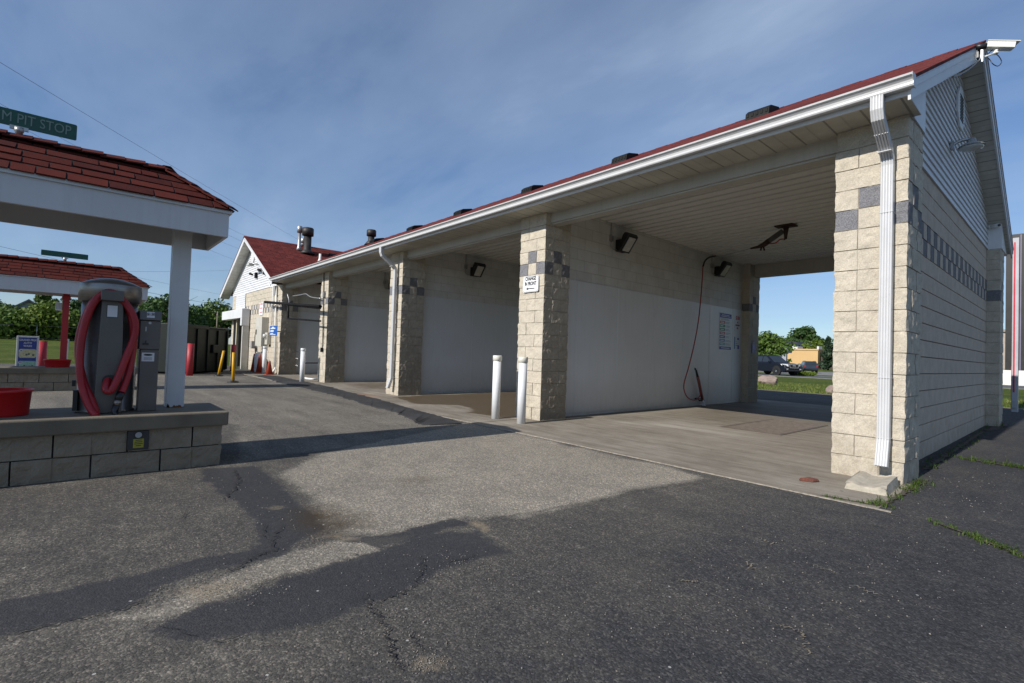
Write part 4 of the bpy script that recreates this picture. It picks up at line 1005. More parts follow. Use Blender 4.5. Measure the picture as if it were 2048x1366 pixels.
q = onX(-4.309, 296, 714); s_ = obj("notice", MB().box(-4.3098, -4.3082, q.y-.045, q.y+.045, q.z-.038, q.z+.038), M_PAPER, COIN)
mb = MB().prism([(q.y+.032*math.cos(R_(a)), q.z+.019+.009*math.sin(R_(a))) for a in range(0, 360, 20)], 'x', -4.3081, -4.3076)
for k in range(3): mb.box(-4.3081, -4.3078, q.y-.03, q.y+.03, q.z-.008-k*.009, q.z-.005-k*.009)
obj("printing", mb, M_INK, s_)
# red tubs on the islands
def tub(x, y, r0, r1, h, label):
    t_ = obj("trash_tub", MB().lathe((x, y, .482), [(r0, 0), (r0+.004, .01), (r1-.004, h-.02), (r1+.008, h-.018), (r1+.008, h), (r1-.006, h), (r0-.006, .015), (.01, .014)], 40), mat("red_plastic_tub", (.50, .012, .014), .4, var=.08))
    tag(t_, label, "tub", "red plastic tubs"); return t_
tub(-4.42, -6.20, .155, .175, .20, "red plastic tub on near island left of the vacuum")
tub(-13.28, -6.08, .19, .22, .165, "red plastic tub on farther island in front of red post")
# plaque let into the island wall
PLQ = thing("wall_plaque", "dark inset plate with round button and yellow notice in island blocks", "plate", (-4.05, -5.363, .19))
obj("plate", MB().box(-4.066, -4.043, -5.434, -5.29, .195, .352), mat("plaque_dark", (.03, .029, .03), .5), PLQ, bevel=.003)
obj("button", MB().tube([(-4.045, -5.362, .318), (-4.034, -5.362, .318)], .023, 24), mat("pale_button", (.30, .30, .30), .4), PLQ)
obj("button_ring", MB().tube([(-4.045, -5.362, .318), (-4.037, -5.362, .318)], .031, 24), M_BLKP, PLQ)
n_ = obj("yellow_notice", MB().box(-4.0425, -4.041, -5.395, -5.325, .212, .285), mat("yellow_notice", (.30, .27, .02), .5), PLQ)
mb = MB()
for k, w in enumerate((.02, .026, .028, .018)): mb.box(-4.0409, -4.0404, -5.36-w, -5.36+w, .272-k*.015, .278-k*.015)
obj("printing", mb, M_INK, n_)

# ------------------------------------------------------------------ bollards and posts
def bollard(x, y, h, r, mt_, label, group, cap=None, capmat=None, tilt=None, dome=False):
    t_ = thing("bollard", label, "bollard", (x, y, .003), 0, group)
    prof = [(r, 0), (r, h-(.085 if cap else 0))]
    if dome: prof = [(r, 0), (r, h-.05), (r*.8, h-.02), (r*.4, h)]
    obj("post", MB().lathe((x, y, .003), prof, 28), mt_, t_)
    if cap: obj("cap", MB().lathe((x, y, .003), [(r+.001, h-.09), (cap, h-.088), (cap, h-.006), (cap-.006, h)], 28), capmat, t_)
    return t_
M_BOL = mat("white_bollard_sleeve", (.71, .72, .73), .42, var=.05, vs=4, dirt=(.4, .37, .33), dirt_amt=.35, streak=.15); M_CAPB = mat("cream_bollard_cap", (.66, .64, .56), .5)
g1 = "white pipe bollards in front of the bays"
bollard(-5.36, -.48, 1.052, .068, M_BOL, "white bollard with cream cap left of its twin by the sign pier", g1, .076, M_CAPB)
bollard(-4.71, -.49, 1.045, .068, M_BOL, "white bollard with cream cap nearest the sign pier's corner", g1, .076, M_CAPB)
bollard(-14.82, -.50, 1.04, .072, M_BOL, "white bollard standing before the pier with black pipes", g1, .077, M_BOL)
bollard(-19.55, -.36, 1.05, .075, M_BOL, "white bollard in front of the orange cones at the far wall", g1, .08, M_BOL)
g2 = "red bollards round the lot"
M_REDB = mat("faded_red_bollard", (.40, .022, .035), .55, var=.15, vs=4, dirt=(.25, .08, .06), dirt_amt=.4)
bollard(-18.5, -2.93, 1.07, .10, M_REDB, "red bollard in front of the dark green dumpster", g2)
bollard(-21.8, -.96, 1.08, .095, M_REDB, "red bollard at the corner of the machine bay", g2)
bollard(-15.6, -6.43, 1.015, .10, M_REDB, "red bollard just right of the blue price board", g2)
bollard(-20.6, -3.85, 1.03, .09, M_REDB, "red bollard half hidden behind the coin box", g2)
bollard(-15.9, -6.0, 1.08, .05, mat("white_pipe", (.66, .67, .70), .5), "thin white pipe post beside the red canopy post", "thin posts", .058, M_BOL)
for x, y, xt, yt, lb in ((-18.2, -2.13, .30, .1, "yellow flexible post leaning right in front of dumpster"), (-14.92, -2.38, -.05, -.03, "yellow flexible post standing nearer than the red bollard")):
    t = thing("delineator_post", lb, "post", (x, y, .003), 0, "yellow flexible posts")
    ex, ey = AX[0].x*xt*.45, AX[0].y*xt*.45
    obj("base", MB().lathe((x, y, .003), [(.15, 0), (.15, .02), (.09, .045), (.05, .055)], 20), M_BLKP, t)
    obj("post", MB().tube([(x, y, .05), (x+ex*.5, y+ey*.5, .45), (x+ex, y+ey, .86)], .042, 16), mat("yellow_post", (.62, .33, .01), .5, var=.1), t)

# sandwich board with the wash prices
BX = -14.55
BD = thing("price_board", "blue and white price board standing behind farther island", "sign board", (BX, -6.62, 0))
ya, yb = onX(BX, 33, 690).y, onX(BX, 78, 690).y; z1 = onX(BX, 55, 672).z
def yy(f): return ya+(yb-ya)*f
mb = MB().box(BX, BX+.03, ya, ya+.035, 0, z1).box(BX, BX+.03, yb-.035, yb, 0, z1).box(BX, BX+.03, ya+.035, yb-.035, z1-.035, z1).box(BX, BX+.03, ya+.035, yb-.035, .35, .385)
obj("frame", mb, M_PVC, BD, bevel=.004)
obj("rear_leg", MB().bar((BX-.02, ya+.02, z1-.05), (BX-.45, ya+.02, 0), .035).bar((BX-.02, yb-.02, z1-.05), (BX-.45, yb-.02, 0), .035), M_PVC, BD)
pn = obj("panel", MB().box(BX+.004, BX+.022, ya+.036, yb-.036, .386, z1-.036), mat("blue_board", (.035, .06, .30), .4, var=.35, vs=14), BD)
M_WHT = mat("board_white", (.78, .78, .78), .5); H_ = z1-.42; S = lambda f: z1-.04-H_*f
cy = (ya+yb)/2
text("lettering", "GRAND PRIX", (BX+.0235, cy, S(.075)), .062, '+x', M_WHT, pn, .02, .78)
text("lettering", "AUTO", (BX+.0235, cy, S(.17)), .06, '+x', M_WHT, pn, .02, .8)
text("lettering", "WASH", (BX+.0235, cy, S(.265)), .06, '+x', M_WHT, pn, .02, .8)
def rr_box(y0, y1, z0, z1_, nm, c):
    mb = MB().prism([(y0+.02, z0), (y1-.02, z0), (y1, z0+.03), (y1, z1_-.03), (y1-.02, z1_), (y0+.02, z1_), (y0, z1_-.03), (y0, z0+.03)], 'x', BX+.0222, BX+.0236); return obj(nm, mb, mat("board_"+nm+str(c[0]), c, .5, var=.25, vs=30), pn)
rr_box(yy(.12), yy(.90), S(.64), S(.36), "price_panel", (.66, .60, .34)); rr_box(yy(.14), yy(.92), S(1.02), S(.74), "price_panel", (.34, .55, .42))
for f_, tx in ((.42, "14"), (.79, "12")):
    obj("price_disc", MB().tube([(BX+.0237, yy(.21), S(f_)), (BX+.0247, yy(.21), S(f_))], .034, 20), M_WHT, pn)
    text("lettering", tx, (BX+.026, yy(.215), S(f_)), .052, '+x', M_INK, pn, .02, .8)
mb = MB()
for a_, f_ in ((.42, .57), (.52, .55), (.35, .93), (.58, .95), (.72, .58), (.7, .93)): mb.box(BX+.0238, BX+.0246, yy(a_), yy(a_+.09), S(f_), S(f_-.06))
obj("picture_marks", mb, mat("board_marks", (.14, .15, .12), .5, var=.6, vs=40), pn)

# dumpster pair beyond the yellow posts
pa, pb = Vector((-19.2, -3.02, 0)), Vector((-21.3, -1.25, 0)); dv = (pb-pa).normalized(); nv = Vector((dv.y, -dv.x, 0))
if nv.x > 0: nv = -nv
DU = thing("dumpster", "dark green steel dumpster with flat lid beyond yellow posts", "dumpster", tuple((pa+pb)/2+nv*.8), math.atan2(dv.y, dv.x))
M_DUM = mat("dark_green_dumpster_paint", (.004, .0085, .0065), .55, var=.35, vs=2.5, spec=.3)
Ld = (pb-pa).length/2
nsgn = 1 if Vector((-dv.y, dv.x, 0)).dot(nv) > 0 else -1
def LB(x0, x1, d0, d1, z0, z1): return (x0, x1, min(-.8*nsgn+d0*nsgn, -.8*nsgn+d1*nsgn), max(-.8*nsgn+d0*nsgn, -.8*nsgn+d1*nsgn), z0, z1)
mb = MB().box(*LB(-Ld, .0, 0, 1.6, .06, 1.74))
obj("body", mb, M_DUM, DU, bevel=.02, local=True)
obj("body", MB().box(*LB(.02, Ld, .06, 1.6, .06, 1.66)), M_DUM, DU, bevel=.02, local=True)
mb = MB()
for x in (-Ld+.05, -Ld*.5, -.06, .1, Ld*.5, Ld-.06): mb.box(*LB(x-.035, x+.035, -.05 if x < 0 else .0, -.002 if x < 0 else .055, .1, 1.6))
mb.box(*LB(-Ld, 0, -.04, -.003, 1.62, 1.70)); obj("rib", mb, M_DUM, DU, local=True)
obj("lid", MB().box(*LB(.0, Ld+.03, -.03, 1.62, 1.665, 1.71)), mat("grey_lid", (.05, .055, .055), .6), DU, bevel=.01, local=True)
obj("lift_pocket", MB().box(*LB(.25, .6, -.06, .055, .75, 1.05)), M_DUM, DU, bevel=.01, local=True)
for x in (-Ld+.2, -.2, .3, Ld-.2): obj("foot", MB().box(*LB(x-.08, x+.08, .1, 1.5, 0.003, .06)), M_BLACK, DU, local=True)
# ------------------------------------------------------------------ lamps, cameras, signs and hoses on the building
M_LENS = mat("lamp_lens_glass", (.50, .50, .47), .25, spec=.6); M_GREYB = mat("grey_box_paint", (.33, .33, .32), .5, var=.12, streak=.15); M_DBLK = mat("lamp_black_housing", (.010, .010, .011), .45)
def flood(wx_, y, z, label):
    t = thing("flood_lamp", label, "lamp", (wx_+.001, y, z-.17), 0, "wall flood lamps in the wash bays")
    obj("back_box", MB().prism([(wx_+.002, z-.17), (wx_+.13, z-.17), (wx_+.20, z+.02), (wx_+.12, z+.06), (wx_+.002, z+.06)], 'y', y-.12, y+.12), M_DBLK, t, bevel=.008)
    hd = obj("housing", MB().prism([(wx_+.08, z-.165), (wx_+.125, z-.19), (wx_+.335, z+.10), (wx_+.30, z+.16), (wx_+.24, z+.17), (wx_+.2, z+.12)], 'y', y-.165, y+.165), M_DBLK, t, bevel=.01)
    d = Vector((.21, 0, .29)).normalized(); n_ = Vector((.29, 0, -.21)).normalized(); c = Vector((wx_+.23, y, z-.045))
    q = [c-d*.145-Vector((0, .10, 0)), c-d*.145+Vector((0, .10, 0)), c+d*.145+Vector((0, .10, 0)), c+d*.145-Vector((0, .10, 0))]
    mb = MB(); v = [p_+n_*.003 for p_ in q]+[p_+n_*.016 for p_ in q]
    mb.add(v, [(4, 5, 6, 7), (0, 1, 5, 4), (1, 2, 6, 5), (2, 3, 7, 6), (3, 0, 4, 7)]); obj("lens", mb, M_LENS, hd)
    obj("junction_box", MB().box(wx_+.002, wx_+.05, y-.32, y-.24, z+.0, z+.11), M_GALV, t, bevel=.004)
    obj("conduit", MB().tube([(wx_+.02, y-.28, z+.11), (wx_+.02, y-.28, 3.705)], .011, 8).tube(spline([(wx_+.025, y-.28, z), (wx_+.03, y-.28, z-.12), (wx_+.03, y-.2, z-.15), (wx_+.03, y-.1, z-.14)], 6), .008, 8), M_GALV, t)
W2, W3, W4 = PX[1][1]-.2, PX[2][1]-.2, PX[3][1]-.2
flood(W2, 2.24, 3.34, "black flood lamp near the front of the nearest bay's wall")
flood(W2, 6.22, 3.37, "black flood lamp deep in the nearest bay above the hose")
flood(W3, 2.24, 3.32, "black flood lamp in the second bay left of the sign pier")
flood(W4, 2.24, 3.30, "black flood lamp half hidden behind the pier with downspout")
# ceiling swing boom and the pressure hose of the near bay
bm = thing("ceiling_boom", "dark rusty swing boom with red hose under near bay ceiling", "boom", tuple(onZ(3.70, 1570, 451)))
p0 = onZ(3.70, 1570, 451); M_RST = mat("rusty_dark_metal", (.05, .028, .020), .7, .3, var=.4, vs=14)
yb_ = p0.y
obj("mount_plate", MB().box(p0.x-.16, p0.x+.16, yb_-.10, yb_+.10, 3.68, 3.71).box(p0.x-.05, p0.x+.21, yb_-.06, yb_+.06, 3.655, 3.679), M_RST, bm, bevel=.004)
def at_y(u, v): return onY(yb_, u, v)
a = at_y(1572, 455); b2 = at_y(1571, 478)
obj("swivel", MB().tube([a, at_y(1572, 462), b2], [.05, .04, .025], 14).tube([at_y(1571, 470), at_y(1569, 480)], .014, 10), M_RST, bm)
a, b2 = at_y(1566, 462), at_y(1532, 486)
obj("arm", MB().bar(a, b2, .07, .085), mat("dull_grey_arm", (.10, .098, .092), .5, .5, var=.25), bm, bevel=.008)
obj("arm_end", MB().tube([at_y(1538, 482), at_y(1528, 489), at_y(1516, 494), at_y(1501, 497)], [.055, .05, .03, .018], 12).tube([at_y(1524, 492), at_y(1521, 501)], .017, 8).tube([at_y(1526, 491), at_y(1529, 501)], .017, 8), M_RST, bm)
obj("boom_rod", MB().tube([at_y(1501, 497), onX(W2+.45, 1455, 509), onX(W2+.30, 1440, 512), onX(W2+.16, 1430, 512)], .008, 8), M_GALV, bm)
M_HRED = mat("red_pressure_hose", (.30, .030, .022), .45)
obj("feed_hose", MB().tube(spline([at_y(1569, 478), at_y(1560, 479), at_y(1553, 485), at_y(1545, 487), at_y(1538, 487)], 8), .012, 8), M_HRED, bm)
HS = thing("pressure_hose", "thin red pressure hose hanging in a loop down bay wall", "hose", tuple(onX(W2+.12, 1372, 790)))
xw = W2+.12
obj("boot", MB().tube(spline([onX(xw+.05, 1431, 512), onX(xw+.02, 1418, 515), onX(xw, 1410, 522), onX(xw, 1406, 533)], 6), .020, 10), M_BLKP, HS)
obj("hose", MB().tube(spline([onX(xw, 1406, 533), onX(xw, 1403, 580), onX(xw, 1397, 640), onX(xw, 1388, 690), onX(xw, 1377, 735), onX(xw, 1368, 768), onX(xw, 1370, 786), onX(xw, 1378, 797), onX(xw, 1390, 800), onX(xw, 1399, 793), onX(xw-.02, 1403, 780)], 10), .013, 10), M_HRED, HS)
HG = thing("spray_wand", "red and black spray wand standing in a wall holder", "wand", tuple(onX(W2+.06, 1408, 812)))
a, b2, c = onX(W2+.08, 1392, 740), onX(W2+.09, 1398, 765), onX(W2+.08, 1405, 800)
obj("grip", MB().tube([a, a.lerp(b2, .5)], [.022, .03], 10).tube([onX(W2+.08, 1390, 737), onX(W2+.08, 1394, 745)], .02, 8), M_BLKP, HG)
obj("wand", MB().tube([a.lerp(b2, .5), b2, c], [.032, .034, .032], 12), mat("faded_red_wand", (.24, .075, .06), .55), HG)
obj("holder", MB().tube([c, onX(W2+.08, 1406, 806)], .036, 12).tube([onX(W2+.08, 1406, 806), onX(W2+.08, 1408, 815)], .045, 12), M_PVC, HG)
obj("clip", MB().box(W2+.015, W2+.12, b2.y-.05, b2.y+.05, c.z+.02, c.z+.05).box(W2+.015, W2+.1, c.y-.06, c.y+.06, c.z-.03, c.z+.0), M_BLKP, HG)
# instruction boards on the near bay wall
IN = thing("instruction_sign", "wash instruction sign with coloured rows on near bay's white wall", "sign", (W2+.016, 6.72, 1.37))
obj("backing", MB().box(W2+.016, W2+.021, 6.40, 7.06, 1.375, 2.32), mat("sign_face_grey", (.62, .64, .66), .4), IN)
mb = MB(); C_ = [(.02, .03, .30), (.42, .07, .03), (.02, .22, .07), (.02, .16, .06), (.38, .02, .06), (.03, .04, .14), (.03, .18, .40), (.07, .30, .36)]
cm_ = [mat("row_%d" % k, c, .45, var=.1) for k, c in enumerate(C_)]
x0, x1 = W2+.0212, W2+.0225
mb.box(x0, x1, 6.42, 7.04, 2.19, 2.30, 0); mb.box(x0, x1, 6.42, 7.04, 1.385, 1.455, 0)
for k in range(7): mb.box(x0, x1, 6.42, 6.70, 2.04-k*.092, 2.108-k*.092, k+1)
ob = obj("rows", mb, cm_, IN)
mb = MB(); rr = random.Random(3)
for k in range(7):
    for j in range(2): mb.box(x0, x1, 6.73, 6.73+rr.uniform(.16, .29), 2.05-k*.092+j*.028, 2.06-k*.092+j*.028)
for j in range(3): mb.box(x0, x1, 6.45, 6.95-j*.05, 2.13+j*.018, 2.138+j*.018)
obj("printing", mb, mat("grey_print", (.22, .24, .26), .5), IN)
mb = MB()
for j in range(2): mb.box(x1+.0003, x1+.001, 6.48+.04*j, 6.98-.05*j, 2.22+j*.035, 2.236+j*.035)
for k in range(7): mb.box(x1+.0003, x1+.001, 6.46, 6.46+rr.uniform(.13, .2), 2.062-k*.092, 2.084-k*.092)
mb.box(x1+.0003, x1+.001, 6.5, 6.96, 1.41, 1.43)
obj("row_lettering", mb, mat("row_white", (.66, .66, .68), .5), IN)
PR = thing("price_sign", "small sign with red price lettering at bay wall's far end", "sign", (W2+.016, 7.40, 1.85))
b_ = obj("backing", MB().box(W2+.016, W2+.0195, 7.24, 7.56, 1.87, 2.32), mat("sign_face_grey", (.62, .64, .66), .4), PR)
text("lettering", "$3.00", (W2+.021, 7.40, 2.235), .13, '+x', mat("red_ink", (.45, .03, .03), .5), b_, .02, .75)
mb = MB()
for z_, w in ((2.12, .03), (2.045, .12), (1.97, .045)): mb.box(W2+.0196, W2+.0205, 7.40-w, 7.40+w, z_-.02, z_+.02)
obj("printing", mb, mat("maroon_ink", (.22, .05, .06), .5), b_)
PS = thing("notice_sign", "small blue edged notice below the red price sign", "sign", (W2+.016, 7.36, 1.40))
b_ = obj("backing", MB().box(W2+.016, W2+.0195, 7.22, 7.52, 1.41, 1.74), mat("sign_face_grey", (.62, .64, .66), .4), PS)
mb = MB().box(W2+.0196, W2+.0205, 7.225, 7.28, 1.415, 1.735, 0).box(W2+.0196, W2+.0205, 7.42, 7.50, 1.42, 1.52, 1).box(W2+.0196, W2+.0205, 7.40, 7.49, 1.66, 1.71, 1)
for k in range(3): mb.box(W2+.0196, W2+.0205, 7.31, 7.31+.05*(k+1), 1.60-.05*k, 1.615-.05*k, 0)
obj("printing", mb, [cm_[6], cm_[0]], b_)
PB = thing("pier_sign", "little dark blue sign on far pier beyond the near bay", "sign", (PX[1][1]+.012, DEP-.25, 1.6))
q0, q1 = onX(PX[1][1]+.014, 1504, 686), onX(PX[1][1]+.014, 1511, 706)
b_ = obj("plate", MB().box(PX[1][1]+.013, PX[1][1]+.018, q0.y, q1.y, q1.z, q0.z), cm_[5], PB)
obj("printing", MB().box(PX[1][1]+.0181, PX[1][1]+.019, q0.y+.04, q1.y-.03, q1.z+.12, q1.z+.2).box(PX[1][1]+.0181, PX[1][1]+.019, q0.y+.04, q1.y-.1, q1.z+.27, q1.z+.33), cm_[0], b_)
# CHANGE IN FRONT sign
CS = thing("change_sign", "white sign reading CHANGE IN FRONT with left arrow on pier", "sign", (-5.09, -.02, 2.15))
r = .03; pts = []
for cx, cz, a0 in ((-4.902-r, 2.425-r, 0), (-5.285+r, 2.425-r, 90), (-5.285+r, 2.148+r, 180), (-4.902-r, 2.148+r, 270)):
    pts += [(cx+r*math.cos(R_(a0+q)), cz+r*math.sin(R_(a0+q))) for q in (0, 22, 45, 67, 90)]
pl = obj("plate", MB().prism(pts, 'y', -.030, -.025), mat("sign_white", (.80, .80, .80), .35, var=.03), CS)
inn = [((x+5.0935)*.955-5.0935, (z-2.2865)*.94+2.2865) for x, z in pts]; inn2 = [((x+5.0935)*.93-5.0935, (z-2.2865)*.905+2.2865) for x, z in pts]
mb = MB(); n = len(pts); mb.add([(x, -.0305, z) for x, z in inn]+[(x, -.0305, z) for x, z in inn2], [(k, (k+1) % n, n+(k+1) % n, n+k) for k in range(n)])
obj("border", mb, M_INK, pl)
text("lettering", "CHANGE", (-5.0935, -.0312, 2.372), .089, '-y', M_INK, pl, .035, .72)
text("lettering", "IN FRONT", (-5.0935, -.0312, 2.287), .089, '-y', M_INK, pl, .035, .70)
mb = MB().prism([(-5.20, 2.205), (-5.15, 2.232), (-5.15, 2.213), (-4.99, 2.213), (-4.99, 2.197), (-5.15, 2.197), (-5.15, 2.178)], 'y', -.0315, -.0302)
obj("arrow", mb, M_INK, pl)
# near gable: security camera, barn lamp, little camera above the far pier
SC = thing("security_camera", "white box security camera on an arm at the gable peak", "camera", (XR, RID, RZ-.12))
k0 = onX(XR+.02, 1960, 107)
def cs(x, u, v): return onX(x, u, v)
ax_ = AX[0]; cdv = Vector((.60, .80, 0)).normalized()
c0 = onD(5.9, 1968, 91); c1 = onD(5.9, 2026, 93)
dep0 = (Vector((XR+.05, RID, RZ-.05))-CP).dot(AX[2])
c0 = onD(dep0, 1971, 91); c1 = onD(dep0-.10, 2027, 92)
dd = (c1-c0).normalized(); sd = dd.cross(Vector((0, 0, 1))).normalized(); up = sd.cross(dd)
mb = MB(); w, h = .055, .048
for (e0, e1, wa, za, zb_) in ((c0, c1, w, -h, h-.012), (c0-dd*.004, c1+dd*.05, w+.008, h-.011, h+.004)):
    v = [q+sd*sx*wa+up*zz for q in (e0, e1) for sx, zz in ((-1, za), (1, za), (1, zb_), (-1, zb_))]
    mb.add(v, [(0, 1, 2, 3), (7, 6, 5, 4), (0, 4, 5, 1), (1, 5, 6, 2), (2, 6, 7, 3), (3, 7, 4, 0)])
obj("housing", mb, mat("camera_white", (.78, .77, .70), .4, var=.05), SC, bevel=.006)
obj("lens_window", MB().bar(c1+dd*.001, c1+dd*.006, w*1.7, h*1.7, up=tuple(up)), M_BLKP, SC)
m0 = c0.lerp(c1, .42)-up*(h+.001); m1 = m0-up*.05; m2 = onX(XR+.02, 1962, 116)
obj("arm", MB().tube([m0, m1], .024, 12).tube([m1, m1-up*.02], .034, 12).tube([m1-up*.012, m2], .014, 10), mat("camera_white", .7), SC)
obj("mount", MB().box(XR+.017, XR+.05, m2.y-.05, m2.y+.05, m2.z-.08, m2.z+.10), M_GALV, SC, bevel=.006)
l0 = onX(XR+.06, 1962, 92)
obj("cable", MB().tube(spline([m2+Vector((0, .02, .02)), onD(dep0, 1976, 116), onD(dep0, 1986, 128), onD(dep0, 1996, 132), onD(dep0, 2003, 124), onD(dep0, 1998, 113), onD(dep0, 1990, 107)], 8), .006, 8).tube(spline([m2, onX(XR+.03, 1945, 133), onX(XR+.03, 1925, 146), onX(XR+.03, 1905, 154)], 8), .009, 8).tube(spline([onD(dep0, 1985, 100), onD(dep0, 1978, 106), onD(dep0, 1974, 113)], 6), .006, 8), M_BLKP, SC)
SP = thing("spot_camera", "small black bullet camera tucked behind the white camera", "camera", tuple(l0-Vector((0, 0, .06))))
obj("body", MB().tube([l0+Vector((-.06, -.02, 0)), l0+Vector((.05, .03, -.01))], .036, 16), M_BLKP, SP)
obj("bracket", MB().tube([l0+Vector((-.02, 0, -.02)), onX(XR+.03, 1958, 108)], .014, 8).box(XR+.018, XR+.04, l0.y-.04, l0.y+.04, l0.z-.16, l0.z-.08), M_BLKP, SP)
BL = thing("barn_lamp", "grey saucer shaped yard lamp on the clapboard gable", "lamp", tuple(onX(-.19, 1904, 291)))
a = onX(-.165, 1904, 291)
lc = onD((a-CP).dot(AX[2])-.05, 1943, 288)
obj("bracket", MB().box(-.175, -.14, a.y-.05, a.y+.05, a.z-.06, a.z+.05).tube(spline([a, a.lerp(lc, .35)+Vector((0, 0, .05)), a.lerp(lc, .7)+Vector((0, 0, .07)), lc+Vector((-.02, 0, .06))], 6), [.022]*18+[.03], 10), M_GALV, BL)
obj("reflector", MB().lathe(lc, [(.045, .075), (.055, .022), (.10, .0), (.146, -.035), (.15, -.042), (.14, -.04), (.05, -.01)], 32), M_GREYB, BL)
obj("lens", MB().lathe(lc, [(.138, -.041), (.125, -.068), (.08, -.09), (.02, -.10), (.005, -.101)], 32), M_LENS, BL)
q = onY(DEP-.62, 1992, 452)
WC = thing("wall_camera", "small white bullet camera on the white box above the far pier", "camera", (-.12, q.y, q.z-.04))
obj("base", MB().tube([(-.19, q.y+.0, q.z), (-.12, q.y-.02, q.z)], .045, 16), M_PVC, WC)
obj("body", MB().tube([(-.13, q.y-.03, q.z), (-.02, q.y-.14, q.z-.02)], .036, 16), M_PVC, WC)
obj("lens", MB().tube([(-.019, q.y-.141, q.z-.02), (-.012, q.y-.147, q.z-.021)], .028, 16), M_BLKP, WC)
# splash block and rusty brick at the near pier
SBK = thing("splash_block", "chipped concrete splash block under the near downspout", "splash block", (-.17, -.33, .006))
v = [onZ(.006, 1690, 975), onZ(.006, 1757, 992), onZ(.006, 1796, 971), onZ(.006, 1735, 955)]
c_ = Vector((-.165, -.36, .006)); mb = MB()
fr = [(-.165, -.27), (.165, -.27), (.165, .27), (-.165, .27)]
rot = R_(3)
def RB(x, y, z): return (c_.x+x*math.cos(rot)-y*math.sin(rot), c_.y+x*math.sin(rot)+y*math.cos(rot), .006+z)
gx = [-.14, -.10, -.05, 0, .05, .10, .14]; gh = [.075, .075, .055, .05, .055, .075, .075]; rows = []
for y, s_ in ((-.26, .72), (-.20, .9), (0, 1), (.2, 1.05), (.27, 1.1)): rows.append([RB(x, y, h*s_) for x, h in zip(gx, gh)])
vs = [p_ for r_ in rows for p_ in r_]; n = 7; o_ = len(vs)
vs += [RB(x, y, 0) for y in (-.27, .28) for x in (-.155, .155)]
fs = [(i*n+k, i*n+k+1, (i+1)*n+k+1, (i+1)*n+k) for i in range(4) for k in range(6)]
fs += [tuple([o_+1, o_])+tuple(range(0, 7)), tuple([o_+2, o_+3])+tuple(range(34, 27, -1)), (o_, o_+2, 28, 21, 14, 7, 0), (o_+3, o_+1, 6, 13, 20, 27, 34)]
mb.add(vs, fs); obj("block", mb, mat("splash_concrete", (.40, .36, .29), .92, var=.25, vs=9, bmp=.7, bs=70), SBK, bevel=.008)
q = onZ(.006, 1618, 963)
mb = MB(); rr = random.Random(8); mb.prism([(-.055, .0), (.05, 0), (.056, .012), (.045, .03), (-.02, .036), (-.05, .028), (-.06, .01)], 'y', -.03, .035)
mb.v = [(q.x+x*.95+y*.5, q.y+y*1.+x*.35, .006+z) for x, y, z in mb.v]
tag(obj("brick_lump", mb, mat("rusty_brick", (.13, .045, .03), .9, var=.5, vs=30, bmp=.6, bs=60), bevel=.006), "rusty brown broken brick lying on pavement by near pier", "brick")
# pipes in front of the fifth bay
PG = thing("pipe_frame", "black pipe frame across the far bay between two piers", "pipe frame", (-17.0, -.25, 0))
def py_(u, v, y=-.30): return onY(y, u, v)
M_PIPEB = mat("black_pipe", (.008, .008, .009), .75, spec=.15)
obj("upper_pipe", MB().tube([py_(530, 604), py_(575, 608), py_(641, 613)], .05, 12).tube([py_(577, 610), py_(610, 614), py_(641, 617)], .022, 8), M_PIPEB, PG)
obj("drop_pipe", MB().tube([py_(577, 609), py_(576.5, 637)], .028, 10).tube([py_(576.5, 637), py_(641, 642)], .028, 10), M_PIPEB, PG)
obj("feed_pipe", MB().tube(spline([py_(586, 592, -.1), py_(600, 590, -.1), py_(612, 588, -.1), py_(622, 594, -.1), py_(641, 597, -.1)], 6), .018, 8).tube(spline([py_(575, 588, -.1), py_(578, 600, -.1), py_(578, 608, -.2)], 6), .02, 8), M_GALV, PG)
obj("low_pipe", MB().tube([onY(.25, 611, 726), onY(.25, 641, 726)], .02, 8), M_PIPEB, PG)
VT = thing("nozzle_stand", "thin upright pipe with three side nozzles in far bay", "pipe", tuple(onZ(0.006, 588.5, 749)))
q0 = onZ(.006, 588.5, 749)
obj("pipe", MB().tube([q0, (q0.x, q0.y, q0.z+.98)], .017, 8), M_GALV, VT)
for z_ in (.35, .62, .88): obj("nozzle", MB().tube([(q0.x, q0.y, z_), (q0.x+.15, q0.y+.06, z_+.02)], .018, 8).tube([(q0.x+.15, q0.y+.06, z_+.02), (q0.x+.19, q0.y+.05, z_-.03)], .024, 8), M_GALV, VT)
q = onZ(.02, 625, 757)
tag(obj("loose_hose", MB().tube(spline([onZ(.025, 604, 754), onZ(.025, 612, 756.5), onZ(.025, 625, 758), onZ(.025, 640, 757.5)], 8), .03, 8), M_PVC), "pale hose lying on the floor behind a white bollard", "hose")
CN = thing("conduit_run", "dark conduit down the front of pier beside black pipes", "conduit", tuple(onY(-.03, 646, 707)))
obj("conduit", MB().tube([onY(-.03, 648, 546), onY(-.03, 647, 600), onY(-.03, 645.5, 690), onY(-.03, 643.5, 703)], .016, 8), M_DKGREY, CN)
q = onY(-.05, 647, 588); obj("junction_box", MB().box(q.x-.05, q.x+.05, -.075, -.013, q.z-.10, q.z+.05), M_GREYB, CN)
q = onY(-.05, 643, 699); obj("valve", MB().box(q.x-.05, q.x+.04, -.075, -.013, q.z-.08, q.z+.06), M_BLACK, CN, bevel=.01)
